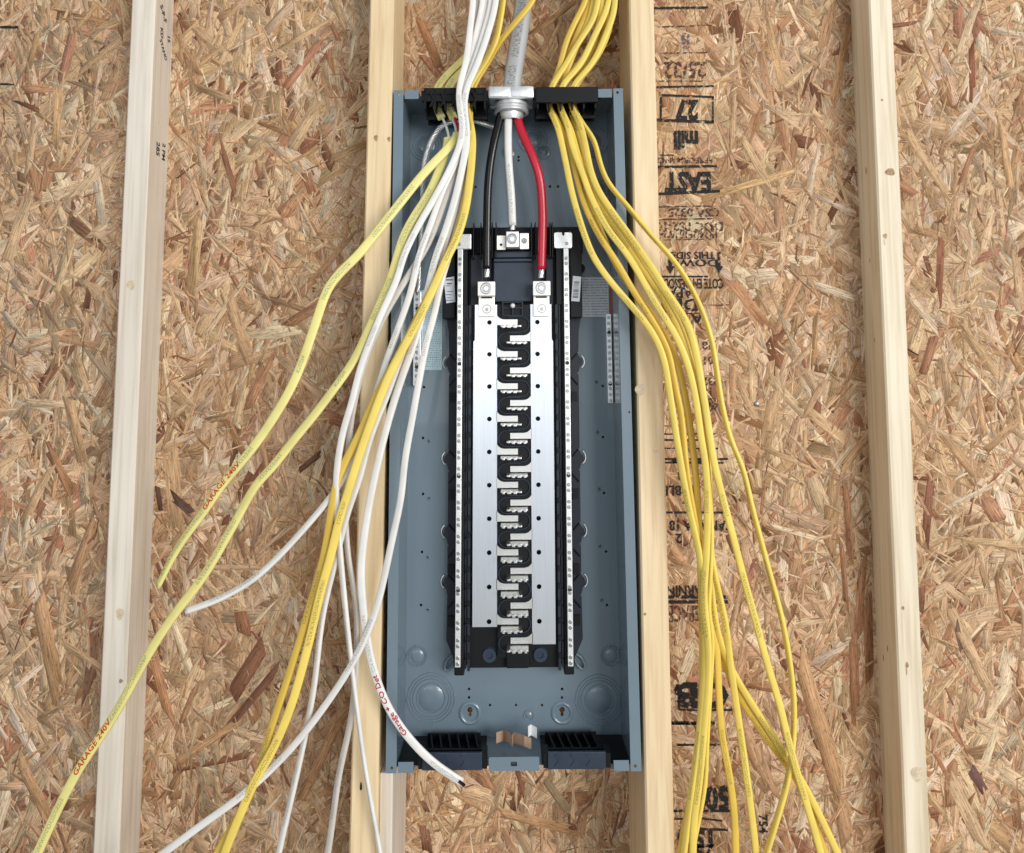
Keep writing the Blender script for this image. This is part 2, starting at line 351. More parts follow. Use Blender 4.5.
# the large flakes that can be told apart one by one
feat = [  # x0,y0,x1,y1 in the photograph, width px, colour
 (8, 262, 30, 192, 12, (208, 178, 142)), (218, 135, 237, 196, 6, (112, 66, 46)), (306, 174, 313, 194, 9, (160, 106, 82)), (265, 643, 233, 694, 16, (124, 76, 56)),
 (277, 668, 222, 735, 7, (108, 62, 50)), (170, 494, 194, 514, 9, (40, 24, 30)), (158, 486, 161, 510, 5, (44, 28, 32)), (300, 470, 322, 452, 6, (70, 44, 34)),  # near-black entries put the shade of a board void into flake colour
 (971, 45, 972, 96, 6, (122, 60, 44)), (941, 232, 938, 300, 7, (126, 68, 50)), (934, 336, 922, 374, 9, (140, 92, 72)), (908, 296, 939, 333, 7, (226, 210, 184)),
 (862, 560, 858, 640, 8, (156, 106, 76)), (842, 545, 846, 610, 6, (164, 114, 84)), (867, 600, 869, 680, 8, (150, 100, 72)), (852, 640, 856, 720, 9, (160, 108, 78)), (846, 490, 850, 560, 7, (166, 116, 86)), (984, 498, 998, 520, 15, (184, 130, 104)),
 (546, 778, 568, 811, 8, (146, 132, 106)), (498, 811, 580, 832, 9, (190, 146, 104)), (424, 826, 428, 853, 9, (104, 62, 48)), (422, 800, 428, 812, 5, (104, 60, 50)),
 (742, 140, 772, 190, 8, (214, 186, 146)), (700, 200, 790, 172, 7, (216, 180, 130)), (905, 130, 950, 200, 8, (210, 178, 138)), (892, 180, 916, 196, 9, (166, 112, 84)),
 (1024, 66, 995, 80, 8, (196, 176, 140)), (130, 250, 122, 330, 8, (206, 166, 122)), (60, 90, 55, 150, 8, (212, 172, 124)), (24, 90, 54, 88, 9, (184, 130, 94)),
 (150, 640, 170, 720, 9, (176, 124, 88)), (40, 600, 60, 700, 14, (196, 154, 112)), (25, 520, 50, 470, 9, (206, 172, 134)), (240, 610, 246, 634, 12, (140, 88, 62)),
 (280, 50, 330, 20, 6, (214, 184, 140)), (290, 150, 320, 100, 12, (214, 186, 148)), (330, 160, 372, 142, 8, (190, 154, 112)), (200, 220, 190, 300, 10, (212, 180, 136)),
 (775, 390, 760, 470, 13, (208, 174, 136)), (790, 620, 760, 560, 7, (218, 190, 152)), (730, 280, 770, 330, 10, (182, 128, 94)), (735, 700, 745, 640, 9, (186, 140, 110)),
 (800, 660, 840, 790, 16, (204, 160, 118)), (840, 470, 880, 420, 9, (200, 160, 120)), (960, 540, 1020, 544, 7, (216, 188, 148)), (950, 610, 990, 690, 11, (212, 180, 142)),
 (945, 770, 985, 850, 12, (214, 184, 148)), (970, 768, 985, 792, 9, (84, 52, 64)), (955, 620, 962, 652, 5, (70, 50, 50)), (1000, 120, 1010, 190, 9, (206, 168, 120)),
 (850, 20, 832, 100, 8, (196, 150, 108)), (765, 20, 785, 90, 10, (206, 168, 124)), (525, 40, 552, 15, 6, (150, 96, 70)), (420, 20, 440, 70, 9, (176, 120, 84)), (590, 60, 615, 30, 7, (160, 104, 74)),
 (70, 400, 85, 470, 11, (202, 164, 124)), (95, 520, 70, 590, 10, (186, 142, 104)), (170, 440, 178, 540, 14, (208, 172, 132)), (270, 560, 300, 580, 7, (206, 170, 130)),
 (230, 300, 250, 360, 12, (204, 168, 130)), (180, 760, 240, 720, 8, (196, 152, 112)), (300, 800, 340, 720, 9, (190, 144, 106)), (20, 760, 60, 840, 10, (200, 158, 116)),
]
big = []
for x0, y0, x1, y1, wp, c in feat:
    a = at(x0, y0, YW); b = at(x1, y1, YW); d = b - a
    big.append(((a.x+b.x)/2, (a.z+b.z)/2, math.atan2(d.z, d.x), math.hypot(d.x, d.z), wp * .00160, .0020, random.uniform(-.0003, .0003), 0, lin(*[.60*v + .40*b_ for v, b_ in zip(c, (196, 156, 118))])))
tries = 0
while len(big) < 290 and tries < 9000:
    tries += 1
    x = random.uniform(-.90, .90); z = random.uniform(.70, 2.10)
    if abs(x) < .23 and z < 1.95 and z > .88: continue
    if .155 < abs(x) < .24 or .56 < abs(x) < .65: continue
    if .23 < x < .36: continue
    if any((x-q[0])**2 + (z-q[1])**2 < .0016 for q in big): continue
    a = random.gauss(math.pi / 2, .7)
    big.append((x, z, a, random.uniform(.06, .13), random.uniform(.007, .017), random.uniform(.0013, .0019), random.uniform(-.0005, .0005), random.uniform(-.0002, .0002), pick()))
for it in big: link('strand', strand_mesh('strand', [it]), wall)

# ink stamped on the sheathing (upside down, as in the photograph)
def stamp_text(body, px, py, h, m='ink', rot=180, sx=1.0, parent=None):
    p = at(px, py, YW - .0028); me = text_mesh(body, h * .00236, extr=.0001, bold=.045 if h > 14 and m == 'ink' else .022); me.materials.append(M[m])
    o = link('stamped_text', me, wall); o.location = p
    o.rotation_euler = (math.pi / 2, math.radians(rot), 0); o.scale = (sx, 1, 1); return o
def stamp_lines(rects, m='ink'):
    mb = MB()
    for x0, y0, x1, y1, wd in rects:
        a = at(x0, y0, YW - .0031); b = at(x1, y1, YW - .0031); d = (b - a); n = Vector((-d.z, 0, d.x)).normalized() * wd * .00084
        e = Vector((0, -.0001, 0))
        mb.add([a-n, b-n, b+n, a+n, a-n+e, b-n+e, b+n+e, a+n+e], [(0,1,2,3),(4,5,6,7),(0,1,5,4),(1,2,6,5),(2,3,7,6),(3,0,4,7)])
    return mb.build('stamped_lines', M[m], wall)
stamp_lines([(654, 8, 708, 7.5, 2.5), (657, 87, 714, 86, 2), (661, 95, 714, 97, 2.2), (661, 95, 661, 119, 2), (656, 120, 714, 122, 3), (713, 97, 713, 122, 1.5),
             (656, 167, 717, 166, 2.5), (657, 167, 657, 194, 2), (657, 194, 720, 191, 2.8), (657, 252, 659, 276, 1.6), (659, 276.5, 708, 276.5, 1.8),
             (680, 314, 700, 313, 1.2), (661, 434, 715, 434, 1.5), (661, 440, 706, 440, 1.8), (661, 448.5, 718, 448.5, 1.5), (662, 459, 728, 459, 2), (662, 462.5, 725, 463, 1.8), (672, 461, 706, 461, 4.5),
             (664, 512.5, 726, 512.5, 2), (666, 597, 728, 597, 3), (666, 602, 728, 602, 3.2), (679, 688, 679, 709, 2), (679, 710, 732, 710, 2), (669, 723, 715, 723, 3), (670, 724, 700, 724, 1.6),
             (677, 745, 720, 745, 2), (672, 782, 672, 811, 2), (672, 811, 730, 811, 2.2), (674, 819, 688, 819, 1.6), (690, 817, 722, 821, 1.6), (698, 829, 728, 830, 2.2), (679, 830, 679, 853, 2),
             (0, 27, 18, 27, 2.8), (0, 84, 14, 84, 2)])
stamp_lines([(656, 27, 712, 25, 1.4), (660, 53, 708, 52.5, 1.2), (658, 81, 708, 81, 1.2), (657, 207, 714, 206, 1.4), (657, 207, 658, 240, 1.2), (660, 219.5, 714, 218.5, 1.4), (660, 240, 712, 239, 1), (660, 155, 674, 155, 1.4), (657, 132, 657, 160, 1)], 'inkf')
stamp_text('27', 687, 109, 20, sx=.8); stamp_text('EAST', 688.5, 181, 20, sx=.74)
stamp_text('8', 686, 40, 17, 'inkp', sx=.8); stamp_text('25/32', 685, 69, 17, 'inkf', sx=.8)
stamp_text('mill', 686, 139, 18, 'ink', sx=.7); stamp_text('PERFORMANCE', 684, 160, 6, 'inkf')
stamp_text('CSA 0325', 694, 212, 9, 'inkf'); stamp_text('DOC PS2-10', 690, 226, 9, 'inkf'); stamp_text('1R24/2F16 W24', 689, 234, 8, 'inkf', sx=.8)
stamp_text('THIS SIDE', 693, 255, 7.0, sx=1.05); stamp_text('DOWN', 693, 262.5, 7.0, sx=1.5); stamp_text('COTE EN DESSOUS', 692, 283, 10.0, sx=.52)
stamp_text('APA', 680, 292.5, 10, sx=1.0); stamp_text('DE', 686, 304, 12, sx=1.2); stamp_text('AT', 692, 318, 11, sx=1.1)
for b_, y_ in (('78', 345), ('01', 360), ('0325', 381), ('16', 391), ('24', 402), ('2011', 407)): stamp_text(b_, 708, y_, 8, 'inkf')
stamp_text('18', 685, 475, 10); stamp_text('TABLE', 680, 490, 9.5, sx=.9); stamp_text('CANADA 18 IN', 694, 525, 9.5, sx=.85); stamp_text('2', 679, 538, 9)
stamp_text('WARNING', 686, 590, 9.5, sx=.85); stamp_text('SPACE', 684, 613, 15, 'inkf', sx=.5)
stamp_text('508', 712, 797, 21, sx=.75); stamp_text('CB', 702, 694, 22, sx=1.3); stamp_text('15', 705, 838, 15, sx=1.0); stamp_text('25', 705, 851, 13); stamp_text('754', 763, 824, 8, rot=90)
mb = MB()                                      # arrows pointing down beside THIS SIDE DOWN
for ax in (670.5, 719):
    P = [at(x, y, YW - .0033) for x, y in ((ax-1.6, 252), (ax+1.6, 252), (ax+1.6, 266), (ax+4.2, 266), (ax, 274), (ax-4.2, 266), (ax-1.6, 266))]
    mb.add(P + [p + Vector((0, -.0001, 0)) for p in P], [tuple(range(7)), tuple(range(7, 14))] + [(i, (i+1) % 7, (i+1) % 7 + 7, i + 7) for i in range(7)])
mb.build('stamped_arrows', M['ink'], wall)

# studs
def stud(name, x0, x1, yf, m, label, z0=.038, z1=2.74):
    """yf: function z -> y of the front face"""
    mb = MB(); b = .0025
    def ring(z):
        y = yf(z); return [(x0+b, y, z), (x1-b, y, z), (x1, y+b, z), (x1, YW-.0012, z), (x0, YW-.0012, z), (x0, y+b, z)]
    zs = np.linspace(z0, z1, 28); vs_ = []; fs = []
    for z in zs: vs_ += ring(z)
    for i in range(len(zs)-1):
        for k in range(6): fs.append((i*6+k, i*6+(k+1) % 6, (i+1)*6+(k+1) % 6, (i+1)*6+k))
    fs += [tuple(range(6)), tuple((len(zs)-1)*6+k for k in range(6))]
    root = empty(name, ((x0+x1)/2, YW-.05, z0)); tag(root, label, 'stud', 'upright wall studs')
    mb.add([(p[0]-root.location.x, p[1]-root.location.y, p[2]-z0) for p in vs_], fs)
    mb.build('lumber', m, root, 30); return root
def knot(root, px, py, Y, rx, rz, m='knot', side=None):
    mb = MB(); n = 14; L0 = root.location
    p = at(px, py, Y)
    vs_ = []
    for s_, e in ((1, .0), (.62, -.0001)):
        for k in range(n):
            a = 2*math.pi*k/n; j = 1 + .12*math.sin(3*a + px)
            if side: vs_.append((side - L0.x + (e + (-.0002)) * (-1 if side < p.x - 1 else 1) * 0 + (-e+.0003)*(1 if side < 0 else -1), p.y - L0.y + rx*s_*j*math.cos(a), p.z - L0.z + rz*s_*j*math.sin(a)))
            else: vs_.append((p.x - L0.x + rx*s_*j*math.cos(a), p.y - L0.y + e - .0003, p.z - L0.z + rz*s_*j*math.sin(a)))
    mb.add(vs_, [(k, (k+1) % n, n+(k+1) % n, n+k) for k in range(n)] + [tuple(range(n, 2*n))])
    mb.build('knot', M[m], root, 60)
YO = 1.205
sL = stud('wall_stud', -.6255, -.5865, lambda z: YO, M['stud_white'], 'whitewashed pale stud at the far left of the wall')
sR = stud('wall_stud', .587, .625, lambda z: YO, M['stud_pale'], 'pale knotty stud at the far right of the wall')
cL = stud('wall_stud', -.2245, -.1862, Yfront, M['stud_cream'], 'cream stud along the left edge of the electrical panel')
cR = stud('wall_stud', .1850, .2240, Yfront, M['stud_cream2'], 'honey coloured stud along the right edge of the electrical panel')
for a in ((120, 614, YO, .006, .009, 'knot_pale'), (121, 681, YO, .003, .003, 'knot'), (131, 285, YO, .007, .008, 'knot_pale')): knot(sL, *a)
for a in ((890, 172, YO, .008, .006, 'knot'), (885, 236, YO, .0035, .004, 'knot'), (884.5, 241, YO, .0013, .007, 'knot_pale'), (907, 665, YO, .0025, .0045, 'knot'), (906.5, 671, YO, .001, .006, 'knot'), (903, 608, YO, .0022, .003, 'knot'), (917, 774, YO, .009, .011, 'knot_pale'), (882, 100, YO, .002, .002, 'knot')): knot(sR, *a)
for a in ((376, 138, 1.148, .003, .005, 'knot'), (389, 139, 1.148, .0025, .004, 'knot'), (369.5, 324, 1.1395, .003, .004, 'knot'), (361, 786.5, 1.1142, .0016, .0055, 'dark')): knot(cL, a[0], a[1], Yfront(at(a[0], a[1], 1.13).z), *a[3:])
for a in ((640, 390, .007, .009, 'knot_pale'), (655.5, 450.5, .004, .003, 'knot_pale'), (645, 614, .002, .002, 'knot')): knot(cR, a[0], a[1], Yfront(at(a[0], a[1], 1.13).z), *a[2:])
for zz, yy, r in ((1.86, 1.235, .004), (1.44, 1.222, .005), (1.35, 1.245, .004), (1.30, 1.224, .004), (.85, 1.25, .004), (.80, 1.235, .004), (.72, 1.23, .0035)):   # small dark flecks on its inner side
    mb = MB(); mb.lathe(0, 0, 0, [(r*.55, 0), (r*.3, .0003)], 10, 'x'); o = mb.build('knot', M['knot_pale'], sL); o.scale = (1, .6, 1.3); o.location = (-.5865 - sL.location.x + .0001, yy - sL.location.y, zz - sL.location.z)
for zz, yy, r in ((1.78, 1.24, .006), (1.63, 1.24, .004), (1.50, 1.235, .004), (1.02, 1.235, .005), (1.0, 1.25, .005)):
    mb = MB(); mb.lathe(0, 0, 0, [(r*.7, 0), (r*.3, -.0003)], 10, 'x'); o = mb.build('knot', M['knot'], sR); o.scale = (1, .5, 1.5); o.location = (.587 - sR.location.x - .0001, yy - sR.location.y, zz - sR.location.z)
def side_stamp(body, px, py, Y, h, rot):
    me = text_mesh(body, h * .8, extr=.0001); me.materials.append(M['stamp']); o = link('stamped_text', me, sL)
    p = at(px, py, Y); o.location = (-.5865 - sL.location.x + .0003, Y - sL.location.y, p.z - sL.location.z)
    o.rotation_euler = Matrix(((0, 0, 1), (1, 0, 0), (0, 1, 0))).to_euler(); o.rotation_euler.rotate_axis('Z', math.radians(rot))
side_stamp('S-P-F', 166, 14, 1.235, .018, -50); side_stamp('KD', 164, 33, 1.232, .016, -80); side_stamp('15', 170, 39, 1.258, .016, -80); side_stamp('STAND', 165, 50, 1.24, .014, -50)
side_stamp('285', 159, 149, 1.235, .020, -90); side_stamp('2 PM', 166, 152, 1.256, .018, -90)
# sole plate and the filler strip beside the left inner stud, below the panel
plate = tag(MB().box(-1.9, 1.9, 1.10, YW-.0015, 0, .038, .002).build('trim_1', M['stud_cream']), 'sole plate under the studs', kind='structure')
tag(MB().box(-.1860, -.1675, 1.128, YW-.0015, .038, .893, .002).build('filler_board', M['stud_white']), 'narrow pale board beside the cream stud, just below the panel', 'board')

# ------------------------------------------------------------------ electrical panel
AR = 0.0080
ez0 = Vector((0, math.sin(TILT), math.cos(TILT))); ey = Vector((0, math.cos(TILT), -math.sin(TILT))); ex0 = Vector((1, 0, 0))
exl = ex0 * math.cos(AR) + ez0 * math.sin(AR); ezl = ez0 * math.cos(AR) - ex0 * math.sin(AR)
ZB = .470
panel = empty('electrical_panel')
panel.matrix_world = Matrix(((exl.x, ey.x, ezl.x, 0), (exl.y, ey.y, ezl.y, 0), (exl.z, ey.z, ezl.z, 0), (0, 0, 0, 1)))
panel.location = PO - ezl * ZB
tag(panel, 'open grey steel electrical panel with bare bus bars between the two inner studs', 'electrical panel')
def ploc(x, y, z): return panel.matrix_basis @ Vector((x, y, z + ZB))
class PB(MB):
    """panel-local builder: x right, y into the wall from the front edge, z up from the middle"""
    def __init__(s, inner=False): super().__init__(); s.inner = inner
    def build(s, name, m, parent=None, smooth=None):
        s.v = [(x + (.0056 * z if s.inner else 0), y, z + ZB) for x, y, z in s.v]
        return super().build(name, m, parent or panel, smooth)
def copies(proto, spots, inner=True):
    """more of the same small part, sharing the mesh"""
    for i, (x, y, z) in enumerate(spots):
        o = proto if i == 0 else proto.copy()
        if i: C.objects.link(o); o.parent = proto.parent
        o.location = (x + (.0056 * z if inner else 0), y, z + ZB)

YB = .095
key = []
for kx, kz in ((-.0659, -.4245), (.0743, -.4255)):
    k = [(kx + .0042*math.cos(math.radians(a)), kz + .0042*math.sin(math.radians(a))) for a in range(-60, 241, 20)]
    k += [(kx - .0022, kz - .009), (kx + .0022, kz - .009)]; key.append(k)
small = [(-.0674, -.3945), (-.0674, -.4067), (.0748, -.3956), (.0746, -.4079), (-.0354, -.4178), (.0043, -.4181), (.0439, -.4184), (-.0559, .3901), (.0676, .3899), (.0809, .3898),
         (.0159, .4406), (.0158, .4346), (-.1391, .0628), (-.1402, -.0174), (-.1396, -.1040), (-.1406, -.1921), (-.1416, -.2712), (.1476, .0621), (.1461, -.0182), (.1457, -.1048), (.1468, -.1938), (.1465, -.2735)]
half = [(-.1306, -.0222), (-.1301, -.1103), (-.1312, -.1997), (-.1307, -.2780), (.1369, .0685), (.1375, -.0103), (.1380, -.0986), (.1370, -.1853), (.1381, -.2660)]
pb = PB(); pb.plate([(-.1645, -.4625), (.1645, -.4625), (.1645, .5165), (-.1645, .5165)], key + [circ(x, z, .0021) for x, z in small] + [circ(x, z, .0013, 8) for x, z in half], YB, YB + .0015)
pb.build('back_sheet', M['paint'])
for sx in (-1, 1):
    pb = PB(); pb.box(sx*.1645 - .0006, sx*.1645 + .0006, 0, YB, -.4655, .5195); pb.build('side_wall', M['paint'])
    x0, x1 = sorted((sx*.163, sx*.178))
    pb = PB(); pb.plate([(x0, -.4665), (x1, -.4665), (x1, .5215), (x0, .5215)], [circ(sx*.1695, .5150, .0022), circ(sx*.1695, -.4595, .0022), circ(sx*.1745, .026, .0014)], -.0012, .0006)
    xo = sx*.178; pb.box(min(xo, xo - sx*.0012), max(xo, xo - sx*.0012), .0006, .012, -.4665, .5215)
    pb.build('front_flange', M['paint'])
    # little louvre marks and small bumps
    pb = PB(); xa, xb = sorted((sx*.1395, sx*.1610))
    pb.box(xa, xb, -.0004, .0010, .5075, .5215, .0004); pb.box(xa, xb, .001, .02, .5200, .5212); pb.build('corner_tab', M['paint'])
    pb = PB(); pb.box(xa, xb, -.0004, .0010, -.4665, -.4525, .0004); pb.box(xa, xb, .001, .02, -.4665, -.4653); pb.build('corner_tab', M['paint'])
pb = PB(); pb.box(-.1645, .1645, .012, YB, .5155, .5168); pb.build('top_wall', M['paint'])
pb = PB(); pb.box(-.1645, .1645, .012, YB, -.4640, -.4626); pb.build('bottom_wall', M['paint'])
pb = PB(); pb.plate(rrect(-.0345, .0360, -.4650, -.4470, .002), [rrect(-.0040, .0050, -.4590, -.4530, .0012)], -.0004, .0010); pb.box(-.0345, .0360, .001, .03, -.4650, -.4638)
pb.build('centre_tab', M['paint'])
# concentric knock-outs pressed into the back sheet
def knockout(x, z, radii, prong=True):
    pb = PB()
    for r in radii: pb.lathe(x, YB, z, [(r - .0010, .0002), (r - .0004, -.0012), (r + .0004, -.0012), (r + .0010, .0002)], 36, 'y', True)
    pb.lathe(x, YB, z, [(radii[-1] - .002, -.0001), (radii[-1] - .004, -.0014), (radii[-1]*.3, -.0018), (0, -.0018)], 28)
    if prong:
        for k in range(4): a = math.pi/2*k + .1; r = radii[0]; pb.lathe(x + r*math.cos(a), YB, z + r*math.sin(a), [(.002, 0), (.0014, -.0016), (0, -.002)], 8)
    pb.build('knockout', M['paint'], None, 40)
knockout(-.1254, -.407, [.036, .0315, .0275, .0215]); knockout(.131, -.4115, [.036, .0315, .0275, .0215])
knockout(-.1473, -.346, [.0150, .0125]); knockout(.1505, -.348, [.0150, .0125])
knockout(-.138, .462, [.027, .022, .017]); knockout(.138, .466, [.027, .022, .017]); knockout(.040, .470, [.024, .019, .014]); knockout(.148, .385, [.016, .012]); knockout(-.145, .385, [.016, .012])
knockout(.0235, -.4330, [.0075], False)
for x, z in ((-.0659, -.4290), (.0743, -.4300)):
    pb = PB(); pb.lathe(x, YB, z, [(.0175, -.0002), (.0150, -.0028), (.0135, -.0030), (.0110, -.0004), (.0105, .0002)], 32, 'y', True); pb.build('mounting_dimple', M['paint'], None, 60)
for x, z in ((.058, .4475), (.0, .4475)):
    pb = PB(); pb.lathe(x, YB, z, [(.012, -.0002), (.009, -.0025), (.006, -.0030), (.004, .0002)], 24, 'y', True); pb.build('mounting_dimple', M['paint'], None, 60)
for x, z in half:
    pb = PB(); pb.lathe(x, YB, z, [(.0034, -.0001), (.0026, -.0010), (.0016, -.0010), (.0014, .0002)], 14, 'y', True); pb.build('screw_boss', M['paint'], None, 60)

# cable entry racks let into the top and bottom
def chevron(pb, x, y, z0, z1, s=1):
    zm = (z0 + z1) / 2
    pb.add([(x, y, z0), (x + .003, y, z0), (x + .003 + s*.006, y, zm), (x + s*.006, y, zm), (x, y, z1), (x + .003, y, z1),
            (x, y - .0012, z0), (x + .003, y - .0012, z0), (x + .003 + s*.006, y - .0012, zm), (x + s*.006, y - .0012, zm), (x, y - .0012, z1), (x + .003, y - .0012, z1)],
           [(6, 7, 8, 9), (9, 8, 11, 10), (0, 1, 7, 6), (1, 2, 8, 7), (2, 5, 11, 8), (0, 3, 9, 6), (3, 4, 10, 9), (4, 5, 11, 10)])
pb = PB(); pb.box(.0425, .1395, .000, .006, .5005, .5255, .0008); pb.box(.0380, .1440, .002, .012, .5080, .5240)
for k in range(6): pb.box(.0445 + k*.018, .0470 + k*.018, .006, .070, .4930, .5230)
pb.box(.0425, .1395, .066, .072, .4930, .5180); pb.box(.044, .139, .040, .044, .4880, .5180)
pb.build('cable_entry_rack', M['black'])
pb = PB(); pb.box(-.1320, -.0345, .004, .010, .5165, .5270, .0008); pb.box(-.1360, -.0320, .006, .014, .5060, .5230)
for k in range(7): pb.box(-.1310 + k*.0155, -.1285 + k*.0155, .004, .070, .4930, .5250)
for k in range(5): chevron(pb, -.1235 + k*.0165, .0035, .4955, .5200, 1)
pb.box(-.1320, -.0345, .066, .072, .4880, .5180); pb.box(-.1320, -.0345, .040, .044, .4880, .5180)
pb.build('cable_entry_rack', M['black'])
for x0, x1 in ((-.1285, -.0430), (.0470, .1300)):
    pb = PB(); pb.box(x0, x1, .010, .016, -.4640, -.4560); pb.box(x0 - .005, x0 + .002, .004, .03, -.4640, -.4450); pb.box(x1 - .002, x1 + .006, .004, .03, -.4640, -.4450)
    n = 5
    for k in range(n + 1):
        x = x0 + .008 + k * (x1 - x0 - .02) / n
        pb.add([(x, .030, -.4630), (x + .0022, .030, -.4630), (x + .0022, .078, -.4630), (x, .078, -.4630), (x + .003, .034, -.4490), (x + .0052, .034, -.4490), (x - .0018, .074, -.4475), (x - .004, .074, -.4475)],
               [(0, 1, 2, 3), (4, 5, 6, 7), (0, 1, 5, 4), (1, 2, 6, 5), (2, 3, 7, 6), (3, 0, 4, 7)])
    pb.box(*((-.1635, -.0400) if x0 < 0 else (.0400, .1635)), .012, .0935, -.4626, -.4608)
    pb.box(x0, x1 - .006, .076, .080, -.4630, -.4500); pb.box(x0, x1, .028, .032, -.4630, -.4500)
    r = pb.build('cable_entry_rack', M['black'])
    pb = PB(); pb.box(x0 + .001, x1 - .001, .001, .006, -.4645, -.4420, .0008)
    for k in range(3): chevron(pb, x0 + .010 + k*.022, .001, -.4600, -.4450, 1)
    o = pb.build('rack_cover', M['slate'], r)
    
# black plastic interior
pb = PB(True)
out = [(-.0995, .150)]
for zc in (.105, -.045, -.157, -.232):
    out += [(-.0985, zc + .012), (-.096, zc + .010), (-.0985, zc + .0075)] + [(-.0985 + .0065*math.cos(math.radians(a)), zc - .004 + .0075*math.sin(math.radians(a))) for a in range(110, 251, 35)] + [(-.0985, zc - .020), (-.0960, zc - .022), (-.0985, zc - .024)]
out += [(-.0995, -.318), (-.0880, -.345), (-.0880, -.3540), (-.0620, -.3540), (-.0620, -.3535), (.0690, -.3535), (.0690, -.3540), (.0960, -.3540), (.0960, -.345), (.1085, -.318)]
for zc in (-.232, -.157, -.045, .105):
    out += [(.1075, zc - .024), (.105, zc - .022), (.1075, zc - .020)] + [(.1075 - .0065*math.cos(math.radians(a)), zc - .004 + .0075*math.sin(math.radians(a))) for a in range(250, 109, -35)] + [(.1075, zc + .0075), (.105, zc + .010), (.1075, zc + .012)]
out += [(.1085, .150), (.112, .170), (.112, .300), (-.100, .300), (-.103, .170)]
pb.plate(out, [], .080, .0945); base = pb.build('interior_base', M['navy'])
for zc in (.105, -.045, -.157, -.232):          # pressed lip beside every side hook, bright tin paints the glint on it
    for sx, xb in ((-1, -.0985), (1, .1075)):
        pb = PB(True); pts = [(xb + sx*.0105*math.cos(math.radians(a)), .0925, zc - .004 + .0115*math.sin(math.radians(a))) for a in range(-55, 56, 11)]
        pb.tube(pts, .0012, 6); pb.build('pressed_lip_glint', M['tin'], None, 60)
for sx, cx in ((-1, -.0792), (1, .0870)):        # carriers, rails and their ribs, mirrored
    X = lambda a, b: sorted((cx + sx*a, cx + sx*b))
    pb = PB(True); a, b = X(-.0085, .0060); pb.box(a, b, .053, .082, -.348, .300, .001); a, b = X(-.009, .006); pb.box(a, b, .055, .080, -.3605, -.345, .002)
    pb.build('bar_carrier', M['black'], base)
    pb = PB(True); a, b = X(-.0175, -.0135); pb.box(a, b, .050, .082, -.352, .190)
    a, b = X(-.0120, -.0095); pb.box(a, b, .054, .082, -.350, .190); pb.build('rail', M['navy'], base)
    proto = None; sp = []
    for k in range(22):
        z = .165 - k*.0248
        if z < -.35: break
        sp.append((0, 0, z))
    pb = MB(); a, b = X(-.0172, -.0128); pb.box(a, b, .0475, .052, -.004, .004); a, b = X(-.0132, -.0095); pb.box(a, b, .050, .060, -.0065, -.0045)
    proto = pb.build('rail_clip', M['black'], base); copies(proto, sp)
    for zc in (.105, -.045, -.157, -.232):        # diagonal ribs and catches on the wings
        for dz, s in ((.010, -1), (-.040, 1)):
            p0 = (cx + sx*.008, .0785, zc + dz + (-.012 if s < 0 else .012)); p1 = (cx + sx*.0185, .0785, zc + dz)
            pb = PB(True); pb.tube([p0, p1], .0012, 6); pb.build('wing_rib', M['black'], base)
        pb = PB(True); a, b = X(.0085, .0175); pb.box(a, b, .076, .081, zc - .066, zc - .0505)
        pb.build('wing_catch', M['black'], base)
pb = PB(True); pb.box(-.0620, .0700, .060, .082, -.3510, .190); pb.build('bus_tray', M['black'], base)
for x in (-.0330, .0430):
    pb = PB(True); pb.lathe(x, .060, -.333, [(.0115, 0), (.0100, -.003), (.0048, -.003), (.0042, -.0005), (0, -.0005)], 24); pb.build('screw_boss', M['slate'], base, 40)
# serpentine barrier between the stabs
ZL = [.1627 - .04947*k for k in range(10)]; ZR = [.1376 - .04972*k for k in range(10)]
def arc(cx, cz, r, a0, a1, n=8): return [(cx + r*math.cos(math.radians(a0 + (a1-a0)*k/n)), .0500, cz + r*math.sin(math.radians(a0 + (a1-a0)*k/n))) for k in range(n+1)]
pb = PB(True); pb.box(-.0205, .0300, .0525, .060, -.3340, .1900)
pb.box(-.008, .026, .0500, .060, -.3490, -.3250, .002)
spine = pb.build('stab_barrier', M['black'], base)
for zl in ZL:
    pb = PB(True); pb.tube([(-.004, .050, zl + .0085)] + arc(.0165, zl - .0035, .012, 90, -90) + [(-.004, .050, zl - .0155)], .0009, 6); pb.build('barrier_rim', M['slate'], spine, 60)
for zr in ZR:
    pb = PB(True); pb.tube([(.014, .050, zr + .0085)] + arc(-.0070, zr - .0035, .012, 90, 270) + [(.014, .050, zr - .0155)], .0009, 6); pb.build('barrier_rim', M['slate'], spine, 60)
# upper shield, line channels
pb = PB(True); pb.box(-.0270, .0345, .060, .070, .1960, .2590, .001); pb.box(-.0270, .0345, .054, .064, .2590, .2640, .001); pb.box(-.0270, .0345, .058, .064, .2660, .2760, .001); pb.build('line_shield', M['slate'], base)
for x0, x1 in ((-.0640, -.0445), (.0560, .0680)):
    pb = PB(True); pb.box(x0, x1, .062, .080, .1900, .2720, .001); pb.build('line_shield', M['navy'], base)
pb = PB(True); pb.box(-.0955, .1165, .0745, .082, .2740, .3180, .001)
for x in (-.0585, -.0470, -.0290, -.0230, .0330, .0390, .0625, .0660): pb.box(x - .0008, x + .0008, .045, .075, .2640, .3200)
for x in (-.0720, .0760): pb.box(x - .004, x + .004, .050, .082, .1900, .2960)
pb.box(-.1070, -.0880, .0585, .082, .1700, .3120, .001); pb.box(.0940, .1130, .0585, .082, .1700, .3120, .001)
pb.build('line_channel', M['black'], base)
pb = PB(True); pb.lathe(.112, .074, .250, [(.008, .008), (.008, 0), (.0055, 0), (.0045, .003), (0, .003)], 20); pb.build('screw_boss', M['black'], base, 40)
pb = PB(True)
